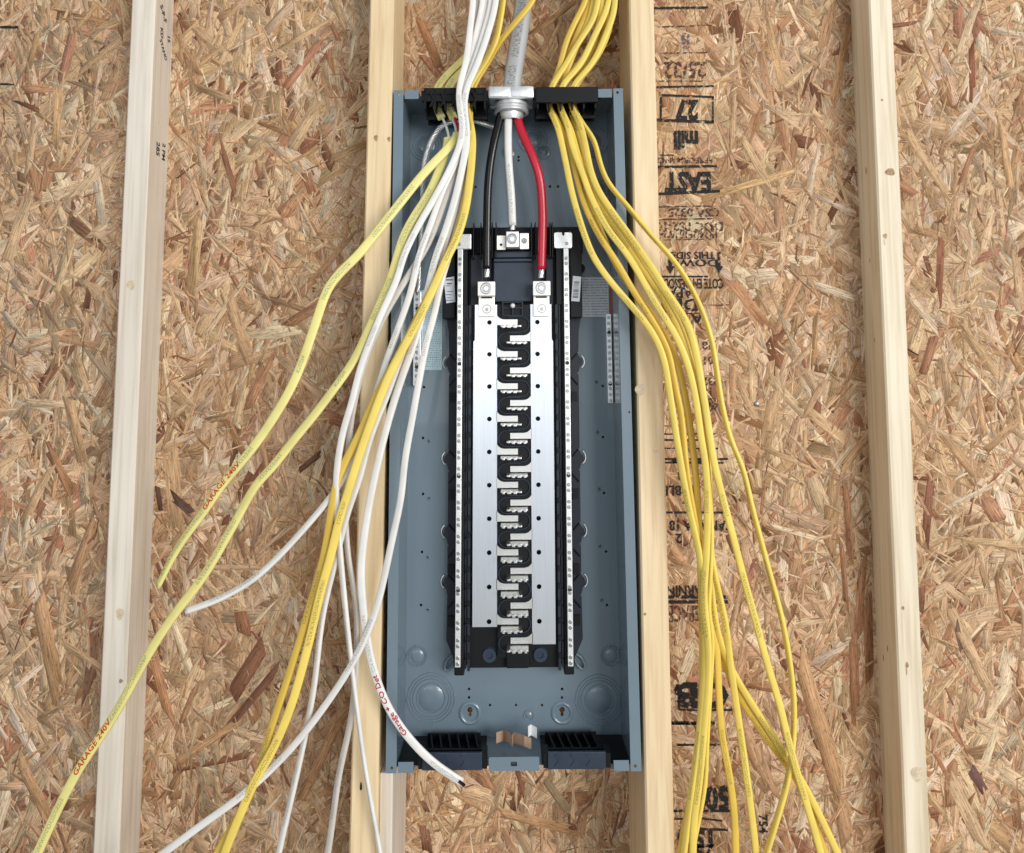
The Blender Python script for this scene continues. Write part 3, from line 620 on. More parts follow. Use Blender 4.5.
for z in (.1730, .1850, .1940): pb.box(-.0130, .0190, .048, .060, z - .0008, z + .0008)
for x in (-.0125, .0030, .0182): pb.box(x - .0009, x + .0009, .047, .060, .1720, .1950)
pb.build('peg_bracket', M['navy'], base)
pb = PB(True); pb.lathe(.0030, .044, .1882, [(0, -.0035), (.0025, -.0028), (.0038, 0), (.0030, .003), (.0020, .010)], 16); pb.build('peg', M['wpaper'], base, 60)

# bus bars with their stabs
def stab_mesh(s):
    """s=+1: leaves the left bar towards the right"""
    mb = MB()
    prof = [(-.0225, .0125), (-.0195, .0085), (-.0160, .0058), (-.0110, .0045), (.0105, .0045), (.0105, -.0042), (-.0225, -.0042)]
    P = [(s*x, z) for x, z in prof]; mb.plate(P, [], .0500, .0530)
    xs = sorted((s*-.0155, s*.0160)); mb.box(xs[0], xs[1], .0290, .0525, -.0082, -.0058)
    for cx, wd in ((-.0115, .004), (-.003, .006), (.006, .005), (.0135, .004)):
        mb.box(s*cx - wd/2, s*cx + wd/2, .0262, .0300, -.0085 - .0014*(abs(cx+.003) < .012), -.0056, .0006)
    return mb.mesh('stab', M['stab'])
for s, xi, xo, xn, zb, hx, Z in ((1, -.0215, -.0582, -.0560, -.2900, -.0333, ZL), (-1, .0308, .0656, .0636, -.3150, .0415, ZR)):
    pb = PB(True)
    pb.plate([(xi, .1905), (xi, zb), (xo, zb), (xo, .1330), (xn, .1360), (xn, .1905)], [circ(hx, z, .0036, 14) for z in ZL if z > zb], .0500, .0530)
    bus = pb.build('bus_bar', M['alu'])
    tag(bus, 'bright tin plated bus bar on the ' + ('left' if s > 0 else 'right'))
    me = stab_mesh(s); c0 = 0.0 if s > 0 else .0093
    proto = link('stab', me, bus); copies(proto, [(c0, 0, z) for z in Z])
    # line lug on top of the bar
    lx = -.0376 if s > 0 else .0478
    pb = PB(True); pb.box(lx - .0135, lx + .0135, .0300, .0520, .2025, .2250, .001); pb.box(lx - .0125, lx + .0125, .0440, .0500, .1715, .2030, .0006)
    lug = pb.build('line_lug', M['lug'])
    pb = PB(True); pb.lathe(lx, .030, .2142, [(.0095, .0002), (.0092, -.0012), (.0078, -.0014), (.0072, .0002), (.0065, .0002), (.0060, -.0008), (.0036, -.0008), (.0032, .002), (0, .002)], 24); pb.build('set_screw', M['steel'], lug, 40)
    pb = PB(True); pb.box(lx - .0085, lx + .0085, .0432, .0442, .2000, .2022); pb.build('lug_slot', M['dark'], lug)
    pb = PB(True); pb.lathe(lx + .0005, .044, .1835, [(.0072, .0002), (.0068, -.0006), (.0060, -.0006), (.0056, .0002)], 20); pb.lathe(lx + .0005, .044, .1825, [(.0026, 0), (.0020, -.0008), (0, -.0009)], 10); pb.build('rivet', M['steel'], lug, 40)
# neutral lug
pb = PB(True); pb.box(-.0070, .0126, .0290, .0500, .2780, .3030, .001); pb.plate(rrect(-.0215, -.0080, .2762, .2985, .001), [circ(-.0150, .2840, .0022)], .0410, .0450); pb.box(.0142, .0285, .0410, .0450, .2768, .3022, .0006)
nl = pb.build('neutral_lug', M['lug'])
pb = PB(True); pb.lathe(.0028, .029, .2912, [(.0088, .0002), (.0085, -.0012), (.0074, -.0014), (.0068, .0002), (.0060, -.0006), (.0036, -.0006), (.0032, .002), (0, .002)], 24); pb.lathe(.0213, .041, .2900, [(.0048, .0002), (.0042, -.0006), (.0036, -.0006), (.0030, 0)], 16); pb.build('set_screw', M['steel'], nl, 40)
# neutral bars with terminal screws
scr = MB(); scr.lathe(0, 0, 0, [(.0027, .0006), (.0027, -.0007), (.0020, -.0011), (0, -.0011)], 10); scr.box(-.0023, .0023, -.0014, -.0010, -.0004, .0004)
screw_me = scr.mesh('screw', M['steel'])
hol = MB(); hol.lathe(0, 0, 0, [(.0031, .0005), (.0031, -.0005), (0, -.0005)], 12); hole_me = hol.mesh('hole', M['dark'])
for sx, cx in ((-1, -.0792), (1, .0870)):
    pb = PB(True); pb.box(cx - .0040, cx + .0040, .0425, .0530, -.3440, .2790, .0006)
    if sx < 0: pb.box(-.0868, -.0620, .0400, .0500, .2774, .3015, .0012)
    else: pb.plate(rrect(.0685, .0965, .2778, .3026, .003)[:5] + [(.0850, .3026), (.0846, .2985), (.0828, .2970), (.0810, .2985), (.0806, .3026)] + rrect(.0685, .0965, .2778, .3026, .003)[5:], [], .0400, .0500)
    bar = pb.build('neutral_bar', M['tin'])
    sp = []
    for k in range(25):
        z = .262 - k*.0247
        sp += [(cx, .0425, z), (cx, .0425, z - .0082)]
    copies(link('screw', screw_me, bar), sp)
    copies(link('mounting_screw', screw_me, bar), [(cx + sx*.001, .0400, .2850)])
    copies(link('hole', hole_me, bar), [(cx, .0425, .0990), (cx, .0425, -.0700), (cx, .0425, -.2360)])
# ground bars on the back sheet
for x0, x1, z0, z1, sk in ((-.1555, -.1435, .0650, .2180, .0), (.1540, .1622, .0355, .1770, .0)):
    pb = PB(); pb.box(x0, x1, .0830, .0950, z0, z1, .0006); g = pb.build('ground_bar', M['tin'])
    n = int((z1 - z0) / .0094); cx = (x0 + x1) / 2
    copies(link('screw', screw_me, g), [(cx, .0830, z1 - .006 - k*.0094) for k in range(n)], False)
    copies(link('hole', hole_me, g), [(cx, .0828, z0 + .03), (cx, .0828, z1 - .03)], False)
pb = PB(); pb.tube([(.168 + .005*math.cos(a), .092, .090 + .008*math.sin(a)) for a in np.linspace(0, 5.6, 14)], .0013, 6); pb.build('ground_symbol_tag', M['dark'], None, 60)
# twisted loop tabs at the lower corners of the interior
for sx, x in ((-1, -.094), (1, .104)):
    pb = PB(True); P = []
    for k in range(17):
        a = 2*math.pi*k/16; u = .0055*math.cos(a); v = .0125*math.sin(a); q = math.radians(32)*sx*-1
        P.append((x + u*math.cos(q) + v*math.sin(q), .088, -.3540 - u*math.sin(q) + v*math.cos(q)))
    pb.tube(P, .0019, 8); pb.build('loop_tab', M['paint'], None, 60)
# stickers
def sticker(name, cs, y, m, rows=(), bars=False, pm='print', label=None):
    pb = PB(); pb.plate(cs, [], y - .0003, y); st = pb.build(name, m)
    if label: st['label'] = label
    x0, z0 = min(c[0] for c in cs), min(c[1] for c in cs); x1, z1 = max(c[0] for c in cs), max(c[1] for c in cs)
    return st
st = sticker('rating_label', [(.1143, .1735), (.1600, .1730), (.1605, .2375), (.1140, .2380)], .0940, M['paper'], label='pale rating label full of fine print')
pb = PB()
for k in range(14):
    z = .2345 - k*.0044
    for x0, x1 in ((.1155, .1300), (.1320, .1590)):
        x = x0
        while x < x1 - .001:
            wd = min(random.uniform(.0008, .0026), x1 - x); pb.box(x, x + wd, .0934, .0938, z - random.uniform(.0009, .0016), z); x += wd + random.uniform(.0006, .0016)
pb.build('print', M['print'], st)
st = sticker('warning_label', [(.1612, .1760), (.1640, .1760), (.1640, .2330), (.1612, .2330)], .0940, M['orange'])
st = sticker('barcode_label', [(.0965, .1960), (.1095, .1950), (.1130, .2345), (.1000, .2360)], .0584, M['paper'], label='white barcode label')
pb = PB()
for k in range(15):
    z = .2010 + k*.0018; h = random.choice((.0004, .0008, .0011)); s_ = (z - .196)*.1
    pb.box(.0985 + s_, .1070 + s_, .0579, .0581, z, z + h)
pb.build('print', M['printd'], st)
st = sticker('part_label', [(-.1005, .1940), (-.0862, .1960), (-.0880, .2365), (-.1050, .2335)], .0584, M['paper'], label='small white label tilted beside the left bar')
pb = PB()
for k, z in enumerate((.232, .226, .222, .213, .208, .203, .199)): pb.box(-.1015 + (k % 2)*.002, -.0900 - (k % 3)*.002, .0579, .0581, z - (.0018 if k < 2 else .0009), z)
pb.build('print', M['printd'], st)
st = sticker('foil_label', [(-.1423, .0900), (-.1105, .0896), (-.1106, .2187), (-.1430, .2190)], .0940, M['foil'], label='silvery label covered in fine print')
pb = PB()
for k in range(34):
    z = .2150 - k*.0036; x = -.1410
    while x < -.113:
        wd = random.uniform(.0007, .0022); pb.box(x, min(x + wd, -.1115), .0934, .0938, z - random.uniform(.0007, .0013), z); x += wd + random.uniform(.0008, .003)
pb.build('print', M['print'], st)

# ------------------------------------------------------------------ connector and service cable
con = empty('cable_connector', ploc(.004, .030, .489)); con.rotation_euler = panel.rotation_euler
tag(con, 'cast metal cable connector clamped round the grey cable on top of the panel', 'connector')
def cbuild(mb, name, m, smooth=None):
    mb.v = [tuple(con.matrix_basis.inverted() @ ploc(*p)) for p in mb.v]; return mb.build(name, m, con, smooth)
bpy.context.view_layer.update()
mb = MB(); mb.box(-.0310, .0395, .0000, .0100, .5085, .5275, .0022); mb.box(-.0290, .0020, -.0016, .002, .5100, .5255, .001); mb.box(.0050, .0380, -.0016, .002, .5100, .5255, .001); mb.box(-.0310, .0395, .0520, .0620, .5105, .5290, .002)
mb.box(-.0310, -.0180, .008, .056, .5130, .5290, .002); mb.box(.0270, .0395, .008, .056, .5130, .5290, .002); cbuild(mb, 'clamp_body', M['zinc'], 40)
for x in (-.0240, .0330):
    mb = MB(); mb.lathe(x, .020, .529, [(.0055, 0), (.0055, .003), (.004, .0045), (0, .0045)], 14, 'z'); cbuild(mb, 'clamp_screw', M['steel'], 40)
mb = MB(); mb.lathe(.0045, .032, .4900, [(.0245, .020), (.0275, .018), (.0280, .013), (.0255, .011), (.0270, .009), (.0272, .004), (.0240, .002), (.0225, .004), (.0225, .020)], 32, 'z', True); cbuild(mb, 'locknut', M['zinc'], 40)
mb = MB(); mb.lathe(.0040, .032, .4820, [(.0165, 0), (.0190, .006), (.0215, .022), (.0195, .022), (.0170, .006), (.0150, 0)], 26, 'z', True); cbuild(mb, 'bushing', M['zinc'], 40)

def spline(P, step=.006):
    P = [np.array(p, float) for p in P]; Q = [2*P[0]-P[1]] + P + [2*P[-1]-P[-2]]; out = []
    for i in range(1, len(Q)-2):
        p0, p1, p2, p3 = Q[i-1:i+3]
        t = [0.0]
        for a, b in ((p0, p1), (p1, p2), (p2, p3)): t.append(t[-1] + max(np.linalg.norm(b-a), 1e-6) ** .5)
        n = max(2, int(np.linalg.norm(p2-p1) / step))
        for k in range(n):
            u = t[1] + (t[2]-t[1]) * k / n
            A1 = (t[1]-u)/(t[1]-t[0])*p0 + (u-t[0])/(t[1]-t[0])*p1; A2 = (t[2]-u)/(t[2]-t[1])*p1 + (u-t[1])/(t[2]-t[1])*p2; A3 = (t[3]-u)/(t[3]-t[2])*p2 + (u-t[2])/(t[3]-t[2])*p3
            B1 = (t[2]-u)/(t[2]-t[0])*A1 + (u-t[0])/(t[2]-t[0])*A2; B2 = (t[3]-u)/(t[3]-t[1])*A2 + (u-t[1])/(t[3]-t[1])*A3
            out.append((t[2]-u)/(t[2]-t[1])*B1 + (u-t[1])/(t[2]-t[1])*B2)
    out.append(P[-1]); out = np.array(out)
    for _ in range(6): out[1:-1] = (out[:-2] + 2*out[1:-1] + out[2:]) / 4      # cable stiffness
    return out
class Path:
    def __init__(s, pts, a, b, roll=(0, 0)):
        s.P = spline(pts); s.a, s.b = a, b; n = len(s.P)
        T = np.gradient(s.P, axis=0); s.T = T / np.linalg.norm(T, axis=1)[:, None]
        W = np.cross(s.T, np.array([0, 1.0, 0])); W /= np.linalg.norm(W, axis=1)[:, None]; N_ = np.cross(W, s.T)
        N_ *= np.where(N_[:, 1] > 0, -1, 1)[:, None]                          # towards the room
        s.S = np.concatenate([[0], np.cumsum(np.linalg.norm(np.diff(s.P, axis=0), axis=1))])
        f = s.S / s.S[-1]; r = np.radians(np.interp(f, np.linspace(0, 1, len(roll)), roll))
        s.W = W*np.cos(r)[:, None] + N_*np.sin(r)[:, None]; s.N = N_*np.cos(r)[:, None] - W*np.sin(r)[:, None]
    def mesh(s, name, m, s0=None, s1=None, n=14):
        i0 = 0 if s0 is None else int(np.searchsorted(s.S, s0)); i1 = len(s.P) if s1 is None else int(np.searchsorted(s.S, s1))
        q = -math.pi + 2*math.pi*np.arange(n)/n; e = 2/2.7
        cw = np.sign(np.cos(q))*np.abs(np.cos(q))**e*s.a; cn = np.sign(np.sin(q))*np.abs(np.sin(q))**e*s.b
        V = (s.P[i0:i1, None, :] + s.W[i0:i1, None, :]*cw[None, :, None] + s.N[i0:i1, None, :]*cn[None, :, None]).reshape(-1, 3)
        m_ = i1 - i0; fs = []; uv = []
        for i in range(m_ - 1):
            for k in range(n):
                k2 = (k+1) % n; fs.append((i*n+k, i*n+k2, (i+1)*n+k2, (i+1)*n+k)); u0, u1 = s.S[i0+i], s.S[i0+i+1]
                uv += [(u0, k/n), (u0, (k+1)/n), (u1, (k+1)/n), (u1, k/n)]
        fs += [tuple(range(n)), tuple((m_-1)*n + k for k in range(n))]; uv += [(0, 0)]*(2*n)
        me = bpy.data.meshes.new(name); me.from_pydata(V.tolist(), [], fs); me.materials.append(m)
        ul = me.uv_layers.new(name='grain'); ul.data.foreach_set('uv', np.array(uv, 'f4').reshape(-1))
        me.polygons.foreach_set('use_smooth', [True]*(len(fs)-2) + [False]*2); me.update(); return me
    def near(s, p): return float(s.S[int(np.argmin(np.linalg.norm(s.P - np.array(p), axis=1)))])
    def text(s, body, size, s_start, s_end, m, flip=1, jitter=0.0):
        """lettering laid on the room side of the cable, from arc length s_start to s_end"""
        me = text_mesh(body, size * .88, 'LEFT', bold=.018); xs = [v.co.x for v in me.vertices]; wd = max(xs)
        for v in me.vertices:
            f = v.co.x / wd; ss = s_start + (s_end - s_start)*f; y = v.co.y*flip + jitter*math.sin(f*37)
            g = lambda A: np.array([np.interp(ss, s.S, A[:, k]) for k in range(3)])
            yy = max(-.96, min(.96, y / s.a)); h = s.b*(1 - abs(yy)**2.7)**(1/2.7) + .0004
            v.co = Vector(g(s.P) + g(s.W)*y + g(s.N)*h)
        me.materials.append(m); return me
def root_parts(name, base, parts, label, cat, group=None):
    r = empty(name, base); tag(r, label, cat, group)
    for nm, me in parts:
        me.transform(Matrix.Translation(-Vector(base))); link(nm, me, r)
    return r

# service cable: sheath, three insulated conductors with bare tips, twisted bare neutral
def PP(pts): return [tuple(ploc(*p)) for p in pts]
sheath = Path([(at(538, -110, 1.19)), (at(530, -50, 1.19)), at(524, 0, 1.19), at(518, 43, 1.188), at(512, 85, 1.185), at(511.5, 112, 1.183)], .0142, .0125, (10, 10))
cb = Path([at(503, 106, 1.183), at(499.5, 120, 1.180), at(492.5, 150, 1.175), at(488.5, 180, 1.176), at(487, 230, 1.180), at(487, 281, 1.180)], .0066, .0066)
cw = Path([at(509, 106, 1.181), at(508, 128, 1.176), at(508.5, 160, 1.172), at(511.5, 200, 1.176), at(512.7, 234, 1.180)], .0062, .0062)
cr = Path([at(515, 106, 1.183), at(520, 128, 1.178), at(532, 155, 1.172), at(539.5, 177, 1.172), at(542.5, 210, 1.176), at(542, 245, 1.178), at(541, 282, 1.178)], .0068, .0068)
def bare(pts, r, twist=.045, n=6):
    p = Path(pts, r, r); mb = MB()
    for k in range(n):
        ph = 2*math.pi*k/n; path = [Vector(p.P[i] + (p.W[i]*math.cos(ph + p.S[i]/twist*6.28) + p.N[i]*math.sin(ph + p.S[i]/twist*6.28))*r*.62) for i in range(len(p.P))]
        mb.tube(path, r*.42, 6)
    return mb.mesh('bare_conductor', M['strand_al'], 60)
gnd = bare([at(507, 108, 1.195), at(503, 128, 1.205), at(492, 127, 1.212), at(476, 120, 1.212), at(458, 119, 1.210), at(441, 126, 1.208), at(430, 143, 1.205), at(424, 165, 1.203), at(422, 195, 1.202), at(420, 240, 1.205), at(418.5, 275, 1.212), at(418, 292, 1.216)], .0052)
parts = [('sheath', sheath.mesh('sheath', M['grey'], n=20)), ('black_conductor', cb.mesh('black_conductor', M['cblack'], 0, cb.S[-1] - .018)), ('white_conductor', cw.mesh('white_conductor', M['cwhite'], 0, cw.S[-1] - .010)), ('red_conductor', cr.mesh('red_conductor', M['cred'], 0, cr.S[-1] - .014)), ('bare_conductor', gnd)]
for c_, r in ((cb, .0048), (cw, .0046), (cr, .0048)):
    i = int(np.searchsorted(c_.S, c_.S[-1] - .024)); parts.append(('stripped_tip', bare([tuple(p) for p in c_.P[i::2]] , r, .06)))
root_parts('service_cable', at(512, 85, 1.187), parts, 'thick grey service cable splitting into black, white and red wires', 'cable')

# ------------------------------------------------------------------ branch cables
def deep(keys, d=0.0):
    ks = sorted(keys); return lambda y: float(np.interp(y, [k[0] for k in ks], [k[1] for k in ks])) + d
D_SLOT = [(-140, 1.185), (0, 1.182), (60, 1.188), (88, 1.190), (106, 1.186), (125, 1.165), (150, 1.140), (200, 1.118), (260, 1.104), (330, 1.096), (450, 1.090), (600, 1.096), (853, 1.110), (1000, 1.12)]
D_LIP = [(-140, 1.165), (0, 1.155), (60, 1.142), (92, 1.136), (120, 1.134), (150, 1.128), (200, 1.116), (260, 1.104), (330, 1.097), (450, 1.090), (600, 1.094), (853, 1.105), (1000, 1.11)]
D_RIGHT = [(-140, 1.185), (0, 1.180), (60, 1.188), (88, 1.190), (106, 1.188), (125, 1.172), (160, 1.150), (200, 1.130), (260, 1.108), (330, 1.092), (450, 1.088), (650, 1.096), (853, 1.108), (1000, 1.115)]
def pts3(pts, keys, d=0.0):
    f = deep(keys, d); return [tuple(at(p[0], p[1], f(p[1]) + (p[2] if len(p) > 2 else 0))) for p in pts]
def cable(pts, keys, d, a, b, m, label, group, roll=(0, 0), extra=None, cuts=None):
    if pts[-1][1] > 860:                          # the hanging ends go on well below the picture
        (xa, ya), (xb, yb) = pts[-2][:2], pts[-1][:2]; pts = pts + [(xb + (xb-xa)/(yb-ya)*130, yb + 130), (xb + (xb-xa)/(yb-ya)*200, yb + 260)]
    p = Path(pts3(pts, keys, d), a, b, roll)
    if not extra:
        base = Vector(p.P[-1]); me = p.mesh('sheath', M[m]); me.transform(Matrix.Translation(-base)); o = link('branch_cable', me); o.location = base
        return tag(o, label, 'cable', group)
    parts = []
    if cuts:
        s0, s1 = p.near(at(cuts[0][0], cuts[0][1], deep(keys, d)(cuts[0][1]))), p.near(at(cuts[1][0], cuts[1][1], deep(keys, d)(cuts[1][1])))
        parts += [('sheath_end', p.mesh('sheath_end', M[m], None, s0)), ('sheath', p.mesh('sheath', M[m], s1, None))]
        i0, i1 = int(np.searchsorted(p.S, s0 - .02)), int(np.searchsorted(p.S, s1 + .02))
        for nm, mm, off in cuts[2]:
            parts.append((nm, MB().tube([Vector(p.P[i] + p.W[i]*off*a) for i in range(i0, i1)], .0022, 8).mesh(nm, M[mm], 60)))
    else: parts.append(('sheath', p.mesh('sheath', M[m])))
    parts += extra(p, lambda x, y: p.near(at(x, y, deep(keys, d)(y))))
    return root_parts('branch_cable', Vector(p.P[-1]), parts, label, 'cable', group)

GL = 'cables on the left of the panel'; GR = 'yellow cables on the right of the panel'
TY = .0070
cable([(497, -110), (496, -40), (497, 0), (492, 20), (481, 48), (466, 68), (449, 85), (445.5, 98), (450, 110), (455, 122), (458.5, 133), (451, 145), (426, 171), (393, 212), (360, 253), (330, 285), (316, 322), (303, 360), (291, 388), (267, 428), (244, 459), (224, 482), (205, 510), (177, 549), (158, 586)],
      D_SLOT, -.006, .0068, .0030, 'jl', 'pale yellow cable lettered in red, ending in mid bay left of the panel', GL, (70, 40, 15, 0, 0, 10, 20, 50),
      lambda p, n: [('red_lettering', p.text('GARAGE 240V', .0125, n(205.5, 507), n(241, 461), M['marker'], -1, .0006))],
      ((455, 121), (457.5, 134), [('red_wire', 'cred', .3), ('white_wire', 'cwhite', -.3)]))
cable([(490, -110), (490, -40), (491, 0), (484, 25), (468, 55), (450, 72), (437, 88), (434.5, 99), (438, 110), (443, 121), (448.5, 138), (446, 150), (440, 168), (429, 194), (414, 217), (403, 238), (396, 262), (388, 286), (370, 326), (354, 360), (334, 389), (312, 418), (297, 436), (270, 470), (258, 482), (233, 526), (205, 574), (171, 619), (148, 655), (114, 716), (76, 774), (38, 852), (15, 905)],
      D_SLOT, .006, .0068, .0032, 'jl', 'long pale yellow cable lettered in red, crossing the far left stud', GL, (70, 30, 10, 0, 30, 25, 25, 20, 5, 0, 0),
      lambda p, n: [('red_lettering', p.text('GARAGE 240V', .0125, n(76, 776), n(110.5, 721), M['marker'], -1, .0005))],
      ((443, 121), (448, 139), [('white_wire', 'cwhite', .2)]))
cable([(505, -110), (504, -40), (503, 0), (500, 20, -.006), (496, 40, -.008), (484, 64), (470, 85), (466, 100), (468, 115), (471.5, 130), (472.5, 145), (470, 178), (465, 212), (457, 238), (447, 258), (435, 285), (418, 321), (401, 352.5), (388, 378), (371, 422), (358.5, 458), (348, 492), (339.5, 519), (331, 555), (321, 591), (306, 654), (290, 709), (273, 749), (256, 779), (240, 815), (225, 852), (205, 910)],
      D_SLOT, -.014, .0060, .0031, 'jy', 'broad yellow cable lying over the white cables left of the panel', GL, (60, 40, 10, 5, 0, 0, 5, 15, 25))
cable([(540, -110, -.03), (538, -40, -.03), (533, 0, -.03), (520, 17, -.03), (501, 40, -.02), (487, 64), (474, 85), (470, 100), (470, 115), (469.5, 130), (471, 145), (468.5, 178), (463, 212), (454, 242), (432, 288), (414, 325), (396, 360), (376, 397), (361, 431), (338, 478), (332, 507), (324, 555), (310, 606), (292, 665), (273, 723), (255, 782), (237, 819), (218, 852), (195, 900)],
      D_SLOT, -.004, .0058, .0030, 'jy2', 'darker yellow cable running left beneath the broad yellow one', GL, (20, 40, 20, 20, 30, 20, 10))
WH = [
 ([(472, -110), (472, -40), (473, 0), (470, 30), (466, 62), (459, 90), (460, 110), (463, 128), (458.5, 149), (449, 171), (431, 204), (416, 230), (403, 258), (397.5, 278), (381, 315), (366, 352), (359, 373), (352, 402), (344, 428), (337.5, 464), (336, 498), (337, 515), (340, 552), (347, 624), (356, 701), (365, 767), (380, 852), (388, 900)], -.004, 'jw', 'white cable leaving the frame over the cream stud, lower left', (20, 0, 0, 20, 60, 60, 40)),
 ([(476, -110), (476, -40), (478, 0), (474, 30), (467, 65), (460, 90), (461, 110), (464, 128), (462, 150), (453, 176), (440, 215), (427, 246), (405, 281), (388, 309), (368, 352), (357, 390), (351, 422), (349, 443), (345, 490), (346, 528), (348, 555), (356, 606), (357, 635), (352, 712), (339, 775), (328, 852), (318, 900)], .012, 'jg', 'greyish white cable bowing behind the others, left of the cream stud', (20, 0, 0, 40, 40, 30, 30)),
 ([(481, -110), (481, -40), (483, 0), (477, 30), (469, 65), (461, 90), (462, 108), (464, 125), (459, 153), (442, 192), (430.5, 225), (419, 256), (411, 291), (399, 326), (388, 356), (372, 406), (352, 458), (342, 481), (325, 504), (299.5, 534), (276, 559), (252.5, 580), (219, 599), (186, 611)], .004, 'jw', 'white cable curving off to the left and ending in mid bay', (20, 0, 0, 10, 30, 40, 50)),
 ([(492, -110), (491, -40), (492, 0), (485, 30), (474, 65), (465, 90), (464, 108), (467, 136), (462, 169), (453.5, 205), (444, 235), (435.5, 258), (428, 290), (418, 330), (411, 352), (401, 380), (388, 422), (375.5, 473), (367, 517), (362, 555), (361, 575), (365, 624), (372.5, 665), (387, 705), (409, 738), (435, 764), (462, 782)], -.002, 'jw', None, (20, 0, 0, 10, 20, 20, 10, 0, 0)),
 ([(497, -110), (496, -40), (496, 0), (489, 30), (477, 65), (466, 90), (464, 108, .006), (468, 140, .020), (466, 180, .022), (460, 215, .020), (450, 252, .018), (442, 278, .014), (435, 311, .010), (426, 345, .004), (419, 381), (413, 415), (405, 460), (401, 498), (393, 536), (376, 610), (361.5, 646), (343, 679), (306, 731), (273, 767.5), (240, 797), (200, 826), (165, 852), (110, 890)], -.008, 'jw', 'white cable sweeping across the others to the lower left corner', (20, 0, 0, 20, 30, 30, 40, 40)),
 ([(487, -110), (486, -40), (487, 0), (480, 30), (471, 65), (463, 90), (463, 108), (465, 130), (464, 160), (458, 195), (446, 240), (432, 285), (416, 325), (400, 362), (388, 393), (371, 435), (358.5, 481), (348, 511), (338, 550), (323, 613), (314, 687), (306, 731), (295, 782), (279, 852), (270, 900)], .004, 'jw', 'white cable hugging the broad yellow cable down to the bottom edge', (20, 0, 0, 20, 40, 40, 30)),
]
for pts, d, m, label, roll in WH:
    if label: cable(pts, D_LIP, d, .0050, .0029, m, label, GL, roll)
    else:
        cable(pts, D_LIP, d, .0056, .0030, m, 'white cable lettered in red, its cut end hanging below the panel', GL, roll,
              lambda p, n: [('red_lettering', p.text('Garage + CO Det', .0115, n(407, 735), n(375, 672), M['marker2'], -1, .0006)),
                            ('black_wire_end', MB().tube([Vector(p.P[-1]) + Vector((-.004, -.003, .003)), Vector(p.P[-1]) + Vector((.004, -.0035, -.003))], .0022, 8).mesh('black_wire_end', M['cblack']))])

a_ = [(604, -110), (600, -40), (598, 0), (594, 18), (577, 45), (565, 66), (551, 88)]
b_ = [(590, -110), (588, -40), (586, 0), (577, 18), (565, 45), (559, 70), (551.5, 88)]
c_ = [(594, -110), (592, -40), (590, 0), (588, 8), (577, 35), (567, 59), (553, 88)]
d_ = [(614, -110), (611, -40), (609, 0), (606, 12), (594, 37), (581, 64), (561, 88)]
e_ = [(608, -110), (605, -40), (603, 0), (600, 20), (585, 55), (562, 88)]
h_ = [(611, -110), (608, -40), (606, 0), (603, 10), (595, 40), (588, 60), (572, 88)]
f_ = [(618, -110), (616, -40), (615, 0), (614, 12), (606, 35), (592, 64), (572, 88)]
g_ = [(614, -110), (613, -40), (612, 0), (612, 18), (607, 38), (596, 60), (575, 88)]
i_ = [(600, -110), (597, -40), (594, 0), (589, 20), (575, 50), (562, 88)]
j_ = [(616, -110), (614, -40), (610, 0), (608, 20), (598, 48), (574, 88)]
s1, s2, s3 = (548.5, 104), (559.5, 104), (570.5, 104)
